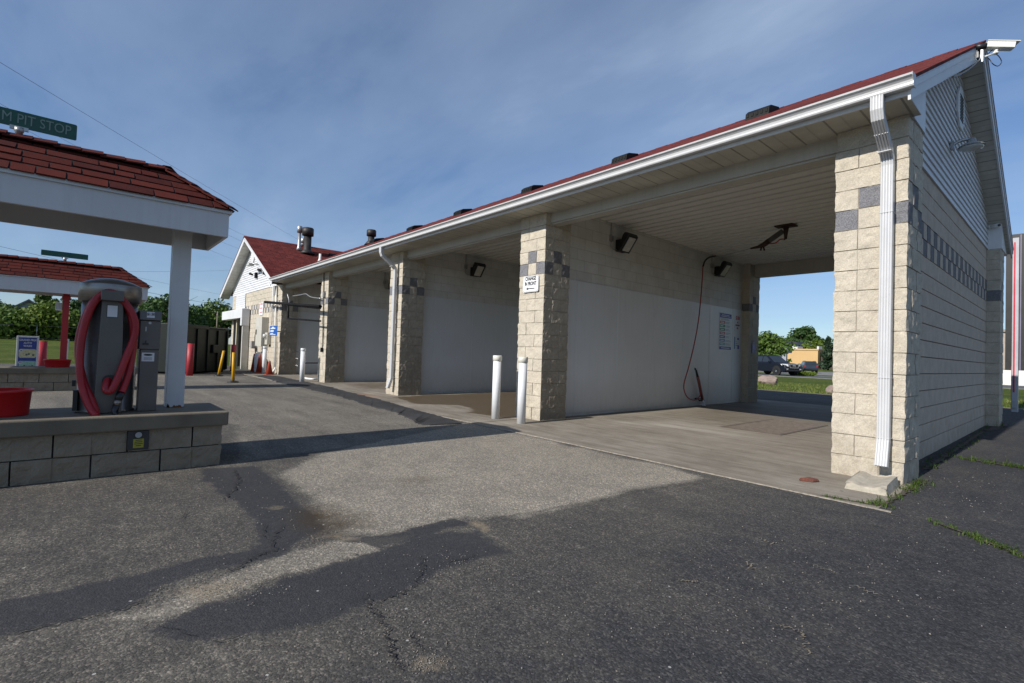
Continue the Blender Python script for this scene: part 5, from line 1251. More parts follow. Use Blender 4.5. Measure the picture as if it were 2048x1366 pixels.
# electrical gear, cones and sign on the wing wall
def wy(u, v, y=-.02): return onY(y, u, v)
def wallbox(nm, label, cat, u0, u1, v0, v1, d, mt_, y=-.013, bev=.006, ub=None):
    """box on the far wall: u0-u1 its front face, ub the back edge of its shaded side, as measured"""
    if ub: x1_ = wy(ub, v0).x; x0_ = onY(y-d, u0, v0).x; zz = sorted((onY(y-d, u1, v0).z, onY(y-d, u1, v1).z)); xx = [x0_, x1_]
    else: a_, b_ = wy(u0, v0, y), wy(u1, v1, y); zz = sorted((a_.z, b_.z)); xx = sorted((a_.x, b_.x))
    t_ = thing(nm, label, cat, ((xx[0]+xx[1])/2, y-d/2, zz[0])); obj("box", MB().box(xx[0], xx[1], y-d, y, zz[0], zz[1]), mt_, t_, bevel=bev); return t_, xx, zz
M_CAB = mat("beige_cabinet", (.50, .48, .42), .5, var=.08, streak=.15)
t, xx, zz = wallbox("electrical_cabinet", "tall beige electrical cabinet on the sunny far wall", "cabinet", 512.5, 523.4, 634, 693, .245, M_CAB, ub=537)
obj("handle", MB().box(xx[0]+.1, xx[0]+.16, -.285, -.259, (zz[0]+zz[1])/2-.1, (zz[0]+zz[1])/2+.1), M_BLACK, t)
t, xx, zz = wallbox("meter_box", "pale electric meter box right of the tall cabinet", "meter", 530, 534.7, 665, 689, .14, M_CAB, ub=542)
obj("meter", MB().lathe(((xx[0]+xx[1])/2, -.19, zz[1]-.22), [(.085, 0), (.085, .14), (.05, .16)], 16), M_LENS, t)
t, xx, zz = wallbox("grey_junction_box", "dark grey square box left of the tall cabinet", "box", 500.6, 504, 682, 697, .215, M_GREYB, ub=514)
obj("pipe", MB().tube(spline([(xx[0]+.2, -.09, zz[1]), (xx[0]+.22, -.09, zz[1]+.25), (xx[0]+.4, -.09, zz[1]+.33), (xx[0]+.55, -.06, zz[1]+.2)], 6), .03, 8).tube(spline([(xx[1], -.09, zz[0]+.1), (xx[1]+.15, -.09, zz[0]-.3), (xx[1]+.1, -.09, zz[0]-.7)], 6), .025, 8), M_DKGREY, t)
t, xx, zz = wallbox("blue_sign", "small blue square sign with white marks on far wall", "sign", 540.5, 554.5, 652, 671.5, .012, mat("bright_blue_sign", (.012, .085, .36), .4), -.35)
mb = MB(); w_, h_ = xx[1]-xx[0], zz[1]-zz[0]
for f0, f1, g0, g1 in ((.12, .75, .68, .8), (.3, .55, .8, .9), (.1, .55, .40, .56), (.12, .5, .2, .28), (.05, .8, .1, .16)): mb.box(xx[0]+w_*f0, xx[0]+w_*f1, -.3632, -.3625, zz[0]+h_*g0, zz[0]+h_*g1)
obj("marks", mb, mat("sign_marks", (.62, .70, .78), .5), t)
obj("post", MB().box(xx[0]+w_*.45, xx[0]+w_*.55, -.345, -.013, zz[0]+h_*.4, zz[0]+h_*.5), M_GALV, t)
t, xx, zz = wallbox("letter_strip", "narrow white sign with red letters on the checkered band", "sign", 520, 525.5, 606, 630, .012, M_WHT, -.013)
mb = MB()
for k in range(3): mb.box(xx[0]+.08, xx[1]-.08, -.0262, -.0252, zz[0]+.08+k*(zz[1]-zz[0])/3, zz[0]+.02+(k+.75)*(zz[1]-zz[0])/3)
obj("letters", mb, mat("pink_letters", (.62, .30, .32), .5), t)
CD = thing("conduit_run", "pale conduits running down the wall beside the end pier", "conduit", tuple(wy(550, 742)))
obj("conduit", MB().tube([wy(553, 562, -.06), wy(551, 640, -.06), wy(550.5, 735, -.06)], .035, 8).tube([wy(546, 572, -.06), wy(543.5, 650, -.06)], .02, 8).tube(spline([wy(550.5, 735, -.06), wy(547, 742, -.12), wy(538, 744, -.2)], 6), .035, 8).tube(spline([wy(538, 565, -.03), wy(541, 573, -.05), wy(546, 574, -.06)], 6), .018, 8), M_PVC, CD)
q = wy(550, 580, -.08); obj("box", MB().box(q.x-.12, q.x+.12, -.12, -.013, q.z-.2, q.z+.15), M_GREYB, CD)
def cone(u, v, h, label):
    q = onY(-.34, u, v); q.z = .003
    t_ = thing("traffic_cone", label, "cone", (q.x, q.y, .003), 0, "orange cones by the far wall")
    obj("base", MB().box(q.x-.15, q.x+.15, q.y-.15, q.y+.15, .003, .03), mat("cone_orange", (.34, .045, .018), .5, var=.12), t_, bevel=.01)
    obj("cone", MB().lathe((q.x, q.y, .03), [(.125, 0), (.035, h-.06), (.028, h-.03)], 20), mat("cone_orange", 0), t_)
cone(507.5, 742, .74, "dark orange cone leftmost of the stack by the wall"); cone(518.5, 742, .74, "orange cone below the tall beige cabinet"); cone(538.5, 742.5, .52, "short bright orange cone right of the white bollard")
WTK = thing("white_drum", "white rounded drum behind the orange cones", "drum", tuple(wy(518, 740, -.4)))
q = wy(517, 738, -.2); obj("drum", MB().lathe((q.x, -.2, .005), [(.16, 0), (.17, .05), (.17, .62), (.14, .76), (.05, .8)], 24), M_PVC, WTK)
# lamp and cameras on the wing gable
GL = thing("gable_lamp", "grey wall lamp on a bracket high on the white gable", "lamp", tuple(wy(523, 538, -.03)))
a = wy(524, 531, -.03)
obj("bracket", MB().tube([a-Vector((0, 0, .35)), a, a+Vector((-.1, -.25, .05)), a+Vector((-.3, -.4, .05))], .035, 8), M_GALV, GL)
obj("head", MB().prism([(a.x-.62, a.z-.02), (a.x-.2, a.z-.04), (a.x-.16, a.z+.07), (a.x-.4, a.z+.10), (a.x-.6, a.z+.05)], 'y', -.50, -.28), mat("lamp_pale", (.5, .5, .46), .4), GL, bevel=.02)
for u, v, lb in ((514, 551, "black twin spot lamp below the gable lamp bracket"), (531, 543, "black bullet camera under the gable's right edge")):
    a = wy(u, v, -.03); t = thing("spot_lamp", lb, "lamp", tuple(a))
    obj("mount", MB().box(a.x-.08, a.x+.08, -.12, -.025, a.z-.12, a.z+.12), M_BLACK, t, bevel=.01)
    obj("head", MB().tube([a+Vector((-.1, -.15, .02)), a+Vector((-.26, -.22, .08))], [.035, .055], 12), M_BLACK, t)
# ------------------------------------------------------------------ vegetation
def leaf_mat(name, stops, trans=.25):
    mt, nt, ns, ln, b = nodes_of(name); p = wpos(nt)
    rnd = ns.new("ShaderNodeNewGeometry").outputs["Random Per Island"]
    v = math_n(nt, 'ADD', math_n(nt, 'MULTIPLY', rnd, .6), math_n(nt, 'MULTIPLY', noise(nt, p, .8, 4, .6), .4))
    col = ramp(nt, v, stops); ln.new(col, b.inputs["Base Color"]); b.inputs["Roughness"].default_value = .6; b.inputs["Specular IOR Level"].default_value = .25
    tr = ns.new("ShaderNodeBsdfTranslucent"); ln.new(col, tr.inputs[0]); mx = ns.new("ShaderNodeMixShader"); mx.inputs[0].default_value = trans
    ln.new(b.outputs[0], mx.inputs[1]); ln.new(tr.outputs[0], mx.inputs[2]); ln.new(mx.outputs[0], ns["Material Output"].inputs[0]); return mt
M_LF1 = leaf_mat("foliage_mid_green", [(.15, (.032, .066, .012)), (.5, (.08, .14, .024)), (.85, (.14, .21, .04))])
M_LF2 = leaf_mat("foliage_deep_green", [(.15, (.02, .05, .014)), (.5, (.048, .098, .024)), (.85, (.085, .145, .036))])
M_LF3 = leaf_mat("foliage_yellow_green", [(.15, (.05, .088, .010)), (.5, (.115, .17, .02)), (.85, (.19, .25, .04))])
M_LF4 = leaf_mat("foliage_conifer", [(.15, (.012, .026, .014)), (.5, (.022, .045, .022)), (.85, (.04, .07, .03))], .1)
M_BARK = mat("bark", (.085, .065, .05), .95, var=.3, vs=3)
def leaves(mb, centre, rad, n, size, rr, shell=.55):
    cx, cy, cz = centre; rx, ry, rz = rad
    for _ in range(n):
        while True:
            d = Vector((rr.gauss(0, 1), rr.gauss(0, 1), rr.gauss(0, 1)))
            if d.length > 1e-4: break
        d.normalize(); k = (shell+(1-shell)*rr.random())*(1+rr.gauss(0, .07))
        p = Vector((cx+d.x*rx*k, cy+d.y*ry*k, cz+d.z*rz*k))
        nn = (d*.9+Vector((rr.gauss(0, .6), rr.gauss(0, .6), rr.gauss(0, .6)+.3))).normalized()
        a = nn.orthogonal().normalized(); a = a*math.cos(rr.uniform(0, 6.3))+nn.cross(a)*math.sin(rr.uniform(0, 6.3)); a.normalize(); b2 = nn.cross(a)
        s = size*rr.uniform(.55, 1.35); w = s*rr.uniform(.45, .8)
        mb.add([p-a*s, p-b2*w*.8, p+a*s, p+b2*w], [(0, 1, 2, 3)])
def crown(mb, base, w, h, nb, nl, size, rr, conic=False, gaps=.0):
    """many leaf clumps spread through a crown of width w and height h whose foot is at base"""
    for k in range(nb):
        t = (k+.5)/nb if conic else rr.random()**.8
        z = t*h; rw = (w/2)*((1-t*.93) if conic else math.sqrt(max(.05, 1-(2*t-.95)**2)))
        a = rr.uniform(0, 6.283); q = rw*(rr.random()**.5)*.85
        r = (w*.10+w*.11*rr.random())*(1-.5*t if conic else 1); 
        leaves(mb, (base[0]+q*math.cos(a), base[1]+q*math.sin(a), base[2]+max(r*.6, z*.92)), (r, r, r*rr.uniform(.55, .85)), nl, size, rr, .5)
def tree(name, label, cat, x, y, z, h, w, mt_, seed, trunk=.25, nb=46, nl=70, size=.22, conic=False, group=None, bare=0):
    rr = random.Random(seed); t = thing(name, label, cat, (x, y, z), 0, group)
    mb = MB().tube([(x, y, z-.05), (x+.02*h, y, z+h*.3), (x, y+.02*h, z+h*.6), (x, y, z+h*.85)], [h*.03, h*.022, h*.013, h*.004], 8)
    for k in range(9):
        a = rr.uniform(0, 6.28); z0 = z+h*rr.uniform(trunk, .7); L = w*rr.uniform(.25, .45)
        mb.tube([(x, y, z0), (x+L*.5*math.cos(a), y+L*.5*math.sin(a), z0+L*.45), (x+L*math.cos(a), y+L*math.sin(a), z0+L*.8)], [h*.010, h*.006, h*.002], 6)
    obj("trunk", mb, M_BARK, t)
    mb = MB(); crown(mb, (x, y, z+h*trunk), w, h*(1-trunk), nb, nl, size, rr, conic)
    obj("crown", mb, mt_, t); return t
# hedge of big bushes beyond the left lawn
hx = -63.; gz1 = float(gz(np.array(hx), 0))
rr0 = random.Random(21)
for k, (u, hh, w, m_, lb) in enumerate([(-60, 2.7, 5, M_LF2, "dark bush at the lawn's far edge, cut by picture's left side"), (20, 2.6, 5.6, M_LF1, "broad green bush before the grey roofed house"), (95, 3.3, 5.4, M_LF3, "lighter bushy shrub between house and red canopy post"),
        (165, 2.9, 5, M_LF2, "dark bush behind the red canopy post"), (235, 2.9, 5, M_LF1, "green bush hidden mostly behind the steel vacuum")]):
    q = onX(hx+rr0.uniform(-1.5, 1.5), u, 676); rr = random.Random(60+k)
    t = thing("bush", lb, "bush", (q.x, q.y, gz1-.02), 0, "bushes along the lawn's far edge")
    mb = MB()
    for _ in range(7): a = rr.uniform(0, 6.28); mb.tube([(q.x, q.y, gz1-.05), (q.x+math.cos(a)*w*.2, q.y+math.sin(a)*w*.2, gz1+hh*.6)], [.07, .02], 6)
    obj("stems", mb, M_BARK, t)
    mb = MB(); crown(mb, (q.x, q.y, gz1), w*1.1, hh, 62, 75, .17, rr); obj("foliage", mb, m_, t)
for k, (u, v, lb, hh, w, m_, tr_) in enumerate([(75, 676, "tall sparse tree rising behind the light shrub", 4.9, 1.5, M_LF1, .45), (97, 676, "second sparse thin tree beside the tall sparse one", 5.0, 1.3, M_LF1, .5), (128, 677, "loose leafy tree behind the red canopy post", 5.0, 3.8, M_LF2, .3), (165, 677, "leafy tree just left of the vacuum's dome", 4.8, 3.8, M_LF2, .3)]):
    q = onX(-71, u, v); tree("tree", lb, "tree", q.x, q.y, .94, hh, w, m_, 80+k, tr_, 26, 42, .19)
q = onX(-85, -12, 675); tree("tree", "dark tree at picture's left edge beside the house", "tree", q.x, q.y, .94, 4.4, 5.5, M_LF2, 95, .2, 36, 60, .24)
# fence along the hedge
FX = -60.5; t = thing("chain_link_fence", "thin chain link fence with steel posts before the bushes", "fence", (FX, -10, .9))
mb = MB()
for y in np.arange(-26, 8, 2.9): obj("post", MB().tube([(FX, y, .85), (FX, y, 2.5)], .045, 8), M_GALV, t)
obj("rail", MB().tube([(FX, -26, 2.15), (FX, 8, 2.15)], .02, 6).tube([(FX, -26, 1.0), (FX, 8, 1.0)], .012, 6), M_GALV, t)
# far trees between the vacuum and the wing
for k, (u, d_, hh, w, m_, lb) in enumerate([(335, 92, 7.0, 9, M_LF2, "dark far tree behind the white canopy post"), (366, 110, 7.9, 9, M_LF2, "far tree just right of the white canopy post"), (400, 120, 7.0, 10, M_LF1, "low far tree above the dumpster's left half"),
        (427, 118, 8.2, 10, M_LF1, "rounded far tree above the dumpster's right half"), (452, 125, 7.4, 9, M_LF2, "far tree next to the wing's left corner"), (300, 100, 7.2, 8, M_LF1, "far tree behind the coin box")]):
    q = onD(d_*.8, u, 690); tree("tree", lb, "tree", q.x, q.y, .9, hh, w, m_, 120+k, .18, 34, 55, .3, group=None)
UP = thing("utility_pole", "thin grey utility pole among the trees above the dumpster", "pole", tuple(onD(80, 432, 690)))
q = onD(80, 432, 690); obj("pole", MB().tube([(q.x, q.y, .8), (q.x, q.y, 6.3)], [.13, .09], 8), mat("pole_wood", (.20, .17, .14), .9), UP)
obj("crossarm", MB().box(q.x-.5, q.x+.5, q.y-.05, q.y+.05, 5.7, 5.82), mat("pole_wood", 0), UP)
# grey house beyond the bushes
HX = -84; h0 = .93
a = onX(HX, 58, 598); L_ = onX(HX, -30, 665); r_ = onX(HX, 76, 622)
HO = thing("house", "grey gabled house half hidden behind the green bushes", "house", (HX-4, a.y-1, h0))
pit = .75; yl, yr = a.y-7.6, a.y+7.6; zev = a.z-7.6*pit
M_HW = mat("house_grey_siding", (.23, .25, .27), .7, var=.06); M_HR = mat("house_roof_shingle", (.15, .15, .15), .9, var=.12, vs=3)
obj("wall", MB().prism([(yl+.5, h0), (yr-.5, h0), (yr-.5, zev+.4), (a.y, a.z-.15), (yl+.5, zev+.4)], 'x', HX-9, HX-.3), M_HW, HO)
mb = MB().prism([(yl, zev), (a.y, a.z), (a.y, a.z-.22), (yl, zev-.22)], 'x', HX-9.4, HX)
mb.prism([(a.y, a.z), (yr, zev), (yr, zev-.22), (a.y, a.z-.22)], 'x', HX-9.4, HX); obj("roof", mb, M_HR, HO)
w_ = obj("window", MB().box(HX-.31, HX-.24, a.y-.6, a.y+.6, a.z-3.4, a.z-2.1), M_WPOST, HO); obj("pane", MB().box(HX-.239, HX-.232, a.y-.5, a.y+.5, a.z-3.3, a.z-2.2), mat("window_glass", (.03, .035, .04), .12), w_)
# small white louvred box on the red canopy post
q = onX(-13.42, 118, 613)
WB = thing("utility_box", "small white ribbed box left of the red canopy post", "box", (-13.42, q.y, q.z-.09))
mb = MB().box(-13.47, -13.37, q.y-.055, q.y+.05, q.z-.085, q.z+.085); obj("box", mb, M_PVC, WB, bevel=.006)
mb = MB()
for k in range(4): mb.box(-13.3695, -13.366, q.y-.04+k*.022, q.y-.03+k*.022, q.z-.06, q.z+.07)
obj("rib", mb, mat("box_grey", (.35, .35, .36), .5), WB)
obj("bracket", MB().box(-13.43, -13.41, q.y+.051, -6.06, q.z-.02, q.z+.02), M_REDP, WB)

# ------------------------------------------------------------------ behind the near bay: boulders, road, cars, trees, buildings
M_STONE = mat("pink_boulder", (.25, .19, .165), .9, var=.35, vs=2.2, bmp=.6, bs=9)
def boulder(u, v, w, h, d_, seed, label, q=None):
    q = q or onZ(0, u, v); me = bmesh.new(); bmesh.ops.create_icosphere(me, subdivisions=4, radius=1); rr = random.Random(seed)
    k1 = [Vector((rr.gauss(0, 1), rr.gauss(0, 1), rr.gauss(0, 1))).normalized() for _ in range(16)]; k2 = [rr.uniform(.5, .95) for _ in range(16)]
    mb = MB(); mb.sm = False
    for p in me.verts:
        c = p.co.normalized(); s = min([1.]+[b_/max(.05, c.dot(a_)) for a_, b_ in zip(k1, k2) if c.dot(a_) > .2])
        s *= 1+.05*math.sin(c.x*9+seed)*math.sin(c.y*8+c.z*11)+.02*math.sin(c.x*23+c.z*19); c = c*s; mb.v.append((q.x+c.x*w/2, q.y+c.y*d_/2, max(-.05, (c.z*.62+.38)*h)))
    mb.f = [[l.index for l in f.verts] for f in me.faces]; mb.mi = [0]*len(mb.f); mb.smooth = [False]*len(mb.f); me.free()
    o = obj("boulder", mb, M_STONE); tag(o, label, "boulder", "boulders on the lawn"); return o
boulder(1536, 768, 1.05, .46, .8, 3, "pinkish boulder on lawn seen left through the near bay")
boulder(1668, 786, .75, .40, .7, 5, "brownish boulder at lawn's edge partly behind the near pier")
rr = random.Random(17); mb = MB()
for _ in range(5200):                                                # grass blades on the nearer lawn strip
    x, y = rr.uniform(-13, -2.5), 14.6+rr.random()**1.4*9; h = rr.uniform(.04, .11); a = rr.uniform(0, 6.28); w = .012
    mb.add([(x-w*math.cos(a), y-w*math.sin(a), -.01), (x+w*math.cos(a), y+w*math.sin(a), -.01), (x+rr.gauss(0, .03), y+rr.gauss(0, .03), h)], [(0, 1, 2)])
for _ in range(3000):
    x, y = rr.uniform(-2.5, 5), 14.6+rr.random()*6; h = rr.uniform(.05, .14); a = rr.uniform(0, 6.28); w = .014
    mb.add([(x-w*math.cos(a), y-w*math.sin(a), -.01), (x+w*math.cos(a), y+w*math.sin(a), -.01), (x+rr.gauss(0, .03), y+rr.gauss(0, .03), h)], [(0, 1, 2)])
M_BLADE = leaf_mat("grass_blades", [(.1, (.08, .12, .018)), (.5, (.15, .20, .038)), (.9, (.28, .28, .09))], .3)
tag(obj("grass", mb, M_BLADE), "short grass along the lawn's edge behind the building", "grass", kind="stuff")
structure(obj("lawn_edge_soil", MB().box(-27.4, 40, 14.35, 14.75, -.02, .012), mat("dry_soil", (.20, .165, .115), .95, var=.3, vs=3, bmp=.4)))
# weeds in the paving seams near the photographer
rr = random.Random(31); mb = MB()
soil = MB()
def weeds(p, q, n, h0_, h1_, spread, clump=5):
    p, q = Vector(p), Vector(q); L_ = (q-p).length; d_ = (q-p).normalized(); sd_ = Vector((-d_.y, d_.x, 0)); k_ = max(4, int(L_/.05)); rw = []
    for i in range(k_+1):
        c = p.lerp(q, i/k_); w1, w2 = (rr.uniform(.3, 1.5)*spread*(1 if 0 < i < k_ else .2) for _ in (0, 1)); rw.append((c+sd_*w1, c-sd_*w2))
    soil.add([(v.x, v.y, .0095) for r_ in rw for v in r_], [(2*i, 2*i+1, 2*i+3, 2*i+2) for i in range(k_)])
    for _ in range(int(n*.5)):
        tt = rr.random()
        if math.sin(tt*23+p.x*40)+math.sin(tt*9.3+p.y*30) < rr.uniform(-1.6, .5): continue
        c = p.lerp(q, tt); c += Vector((rr.gauss(0, spread*1.5), rr.gauss(0, spread*1.5), 0))
        for _k in range(clump):
            a = rr.uniform(0, 6.28); h = .65*rr.uniform(h0_, h1_)*(1.7 if rr.random() < .08 else 1); lean = rr.uniform(.2, 1.4)*h; w = rr.uniform(.0015, .0035)
            b_ = c+Vector((rr.gauss(0, .012), rr.gauss(0, .012), 0)); d = Vector((math.cos(a), math.sin(a), 0)); s = Vector((-d.y, d.x, 0))
            m_ = b_+d*lean*.45+Vector((0, 0, h*.75)); e = b_+d*lean+Vector((0, 0, h*.8))
            mb.add([b_-s*w, b_+s*w, m_+s*w*.9, m_-s*w*.9, e], [(0, 1, 2, 3), (3, 2, 4)])
def Z0(u, v): p = onZ(0, u, v); return (p.x, p.y, .002)
weeds(Z0(1764, 1012), Z0(1855, 960), 210, .02, .085, .022); weeds(Z0(1640, 992), Z0(1760, 1014), 60, .01, .04, .010); weeds(Z0(1738, 1008), Z0(1775, 1014), 60, .02, .06, .02)
weeds(Z0(1855, 1040), Z0(1940, 1072), 60, .01, .05, .014); weeds(Z0(1940, 1072), Z0(2010, 1100), 120, .015, .055, .018); weeds(Z0(2010, 1100), Z0(2090, 1130), 60, .01, .05, .015)
weeds(Z0(1915, 915), Z0(1965, 925), 90, .02, .08, .03); weeds(Z0(1965, 925), Z0(2070, 940), 150, .02, .09, .03); weeds(Z0(1850, 940), Z0(1905, 905), 90, .02, .10, .03); weeds(Z0(1975, 862), Z0(2012, 850), 70, .04, .18, .05)
weeds(Z0(1905, 905), Z0(1965, 864), 90, .02, .08, .03)
M_WEED = leaf_mat("seam_weeds", [(.1, (.025, .055, .008)), (.5, (.06, .11, .016)), (.8, (.11, .14, .03)), (.92, (.22, .19, .09))], .25)
structure(obj("seam_soil", soil, mat("seam_soil", (.075, .06, .045), .95, var=.4, vs=20, bmp=.5, bs=90)))
tag(obj("weeds", mb, M_WEED), "low weeds growing in the paving seams by near pier", "weeds", kind="stuff")
rr = random.Random(33); mb = MB(); 
for u, v in ((470, 739), (478, 738)): weeds(Z0(u, v), Z0(u+10, v), 26, .1, .4, .12, 4)
tag(obj("weeds", mb, M_WEED), "yellowish weeds at the machine bay's corner", "weeds", kind="stuff")
# black sealed strip beside the end wall
M_SEAL = mat("sealed_asphalt", (.024, .025, .028), .85, var=.35, vs=2.2, bmp=.5, bs=160, spec=.25)

# cars
M_CARB = mat("black_car_paint", (.006, .008, .015), .3, var=.1, spec=.45); M_CARG = mat("blue_grey_car_paint", (.022, .032, .048), .3, spec=.5)
M_GLS = mat("car_glass", (.02, .026, .03), .06, spec=.9); M_TYRE = mat("tyre_rubber", (.014, .014, .014), .85); M_RIM = mat("dark_rim", (.05, .05, .055), .35, .7)
M_CHR = mat("chrome", (.6, .6, .6), .2, .9); M_HL = mat("headlamp_glass", (.70, .70, .68), .15, spec=.8); M_TL = mat("tail_lamp", (.30, .012, .015), .25)
def suv(label, x, y, rz, paint, cat, group=None, s=1.):
    """compact suv, nose along +x of its own frame, origin on the ground under its middle"""
    t = thing("parked_car", label, cat, (x, y, .006), rz, group); t.scale = (s, s, s)
    prof = [(-2.32, .48), (-2.36, .72), (-2.33, 1.04), (-2.20, 1.12), (.95, 1.10), (1.55, 1.07), (2.10, .98), (2.30, .88), (2.36, .62), (2.33, .36), (2.0, .30), (-2.0, .30)]
    mb = MB(); hw = .93; rings = []
    for w, ins in ((-hw, .05), (-hw+.05, 0), (hw-.05, 0), (hw, .05)):
        rings.append([(px*(1-ins*.35), w, .68+(pz-.68)*(1-ins*1.5)) for px, pz in prof])
    n = len(prof); vs = [p for r in rings for p in r]
    mb.add(vs, [(i*n+k, (i+1)*n+k, (i+1)*n+(k+1) % n, i*n+(k+1) % n) for i in range(3) for k in range(n)]+[tuple(range(n)), tuple(range(4*n-1, 3*n-1, -1))])
    body = obj("body", mb, paint, t, bevel=.05, local=True)
    lo = [(-2.22, 1.10), (.98, 1.08)]; hi = [(-1.95, 1.66), (.18, 1.70)]
    def cab(wl, wh, x0, x1, x2, x3, z0, z1): return [(x0, -wl, z0), (x1, -wl, z0), (x2, -wh, z1), (x3, -wh, z1), (x0, wl, z0), (x1, wl, z0), (x2, wh, z1), (x3, wh, z1)]
    F = [(0, 1, 2, 3), (7, 6, 5, 4), (1, 5, 6, 2), (3, 2, 6, 7), (4, 0, 3, 7)]
    obj("cabin", MB().add(cab(.86, .70, -2.24, .98, .20, -1.98, 1.085, 1.70), F), paint, t, bevel=.05, local=True)
    obj("windscreen", MB().add([(.955, -.74, 1.13), (.955, .74, 1.13), (.245, .62, 1.665), (.245, -.62, 1.665)], [(0, 1, 2, 3)]), M_GLS, t, local=True)
    obj("rear_window", MB().add([(-2.235, -.68, 1.18), (-2.02, -.6, 1.62), (-2.02, .6, 1.62), (-2.235, .68, 1.18)], [(0, 1, 2, 3)]), M_GLS, t, local=True)
    for sd in (-1, 1):
        def sp_(x_, z_): return (x_, sd*(.876-.16*(z_-1.085)/.615), z_)
        for xa, xb, xc_, xd in ((-.25, .72, .12, -.22), (-1.22, -.33, -.30, -1.20), (-2.05, -1.30, -1.28, -1.88)):
            obj("side_window", MB().add([sp_(xa, 1.14), sp_(xb, 1.14), sp_(xc_, 1.62), sp_(xd, 1.62)], [(0, 1, 2, 3)]), M_GLS, t, local=True)
        obj("mirror", MB().box(.62, .78, sd*1.02-.09, sd*1.02+.09, 1.10, 1.24), paint, t, bevel=.03, local=True)
        hl = obj("headlight", MB().add([(2.26, sd*.90, .84), (2.36, sd*.58, .80), (2.30, sd*.56, .97), (2.12, sd*.90, 1.0), (1.85, sd*.945, .98), (1.95, sd*.945, .88)], [(0, 1, 2, 3), (0, 3, 4, 5)]), M_HL, t, local=True)
        obj("tail_light", MB().box(-2.37, -2.28, sd*.78-.1, sd*.78+.1, .86, 1.12), M_TL, t, bevel=.01, local=True)
        obj("fog_light", MB().box(2.29, 2.365, sd*.70-.10, sd*.70+.10, .52, .62), M_CHR, t, bevel=.01, local=True)
        for wx2 in (-1.42, 1.42):
            w_ = obj("wheel", MB().tube([(wx2, sd*.72, .36), (wx2, sd*.955, .36)], .36, 28), M_TYRE, t, bevel=.03, local=True)
            mb = MB().tube([(wx2, sd*.956, .36), (wx2, sd*.965, .36)], .235, 24)
            o_ = obj("rim", mb, M_RIM, w_, local=True)
            obj("hub", MB().tube([(wx2, sd*.966, .36), (wx2, sd*.985, .36)], .10, 16), M_CHR, w_, local=True)
            obj("wheel_arch", MB().tube([(wx2, sd*.90, .40), (wx2, sd*.948, .40)], .435, 28), M_TYRE, t, local=True)
    gr = obj("grille", MB().prism([(-.50, .98), (.50, .98), (.42, .70), (-.42, .70)], 'x', 2.30, 2.385), M_BLKP, t, local=True)
    mb = MB()
    for y0, y1, z0, z1 in ((-.52, .52, .97, 1.0), (-.43, .43, .675, .70)): mb.box(2.30, 2.395, y0, y1, z0, z1)
    for k in (-1, 1): mb.bar((2.35, k*.51, .985), (2.35, k*.425, .69), .09, .03, (0, 1, 0))
    obj("grille_trim", mb, M_CHR, gr, local=True)
    obj("badge", MB().box(2.386, 2.392, -.16, .16, .83, .89), M_CHR, gr, local=True)
    obj("bumper", MB().box(2.25, 2.42, -.80, .80, .40, .50), M_BLKP, t, bevel=.03, local=True)
    obj("roof_rail", MB().box(-1.8, .0, -.66, -.62, 1.71, 1.75).box(-1.8, .0, .62, .66, 1.71, 1.75), M_BLKP, t, local=True)
    return t
q = onZ(0, 1555, 750.5)
suv("black suv on the road with bright headlight, seen through near bay", q.x-.97, q.y+1.31, R_(-24), M_CARB, "car")
q = onD(62, 1622, 741)
suv("small blue grey car parked far off in front of tan building", q.x, 62, R_(118), M_CARG, "car", s=.82)
# shrub by the road
q = onZ(0, 1609, 751.5); rr = random.Random(71); mb = MB()
for _ in range(260):
    a = rr.uniform(0, 6.28); r_ = rr.random()**.6*.72; x, y = q.x+r_*math.cos(a)*1.15, q.y-.3+r_*math.sin(a)*.5; L = rr.uniform(.28, .48); d = Vector((math.cos(a)*.5+rr.gauss(0, .3), math.sin(a)*.3, 1)).normalized()
    s = Vector((-d.y, d.x, 0)).normalized()*.025; e = Vector((x, y, 0))+d*L
    mb.add([Vector((x, y, 0))-s, Vector((x, y, 0))+s, e+s*.7, e+Vector((d.x*.2, d.y*.2, -.05)), e-s*.7], [(0, 1, 2, 3, 4)])
tag(obj("daylily_clump", mb, M_LF3), "clump of strap leaved plants by the road in front of car", "plant")
# yellow commercial building and grey neighbour
M_YEL = mat("yellow_wall", (.55, .36, .165), .8, var=.06, vs=.4, dirt=(.5, .3, .1), dirt_amt=.3)
yb0 = 104.
def px_y(u, v): return onY(yb0, u, v)
a, b2 = px_y(1584, 700), px_y(1636, 701)
YB = thing("yellow_building", "flat roofed yellow commercial building beyond the far lot", "building", ((a.x+b2.x)/2, yb0+8, 0))
zt_ = a.z
obj("wall", MB().box(a.x, b2.x, yb0, yb0+16, 0, zt_), M_YEL, YB)
obj("parapet", MB().box(a.x-.15, b2.x+.15, yb0-.15, yb0+16.1, zt_+.001, zt_+.28), M_YEL, YB)
c = px_y(1573, 706); obj("annex", MB().box(c.x, a.x-.16, yb0+.5, yb0+14, 0, c.z), M_YEL, YB)
obj("side_wall", MB().box(b2.x+.16, b2.x+2.6, yb0+1.2, yb0+15, 0, zt_-.3), mat("dark_brown_wall", (.06, .045, .035), .8), YB)
d0, d1 = px_y(1573, 694), px_y(1584, 705); obj("roof_unit", MB().box(d0.x, d1.x, yb0+3, yb0+6, c.z-.2, d0.z+.25), M_WPOST, YB, bevel=.05)
d0, d1 = px_y(1623, 695), px_y(1627, 699); obj("roof_unit", MB().box(d0.x, d1.x, yb0+3, yb0+5, zt_+.28, zt_+.9), M_WPOST, YB, bevel=.05)
yb0 = 118.; a, b2 = px_y(1558, 687), px_y(1572, 730)
GB = thing("grey_building", "pale grey block wall showing left of the yellow building", "building", ((a.x+b2.x)/2, yb0+5, 0))
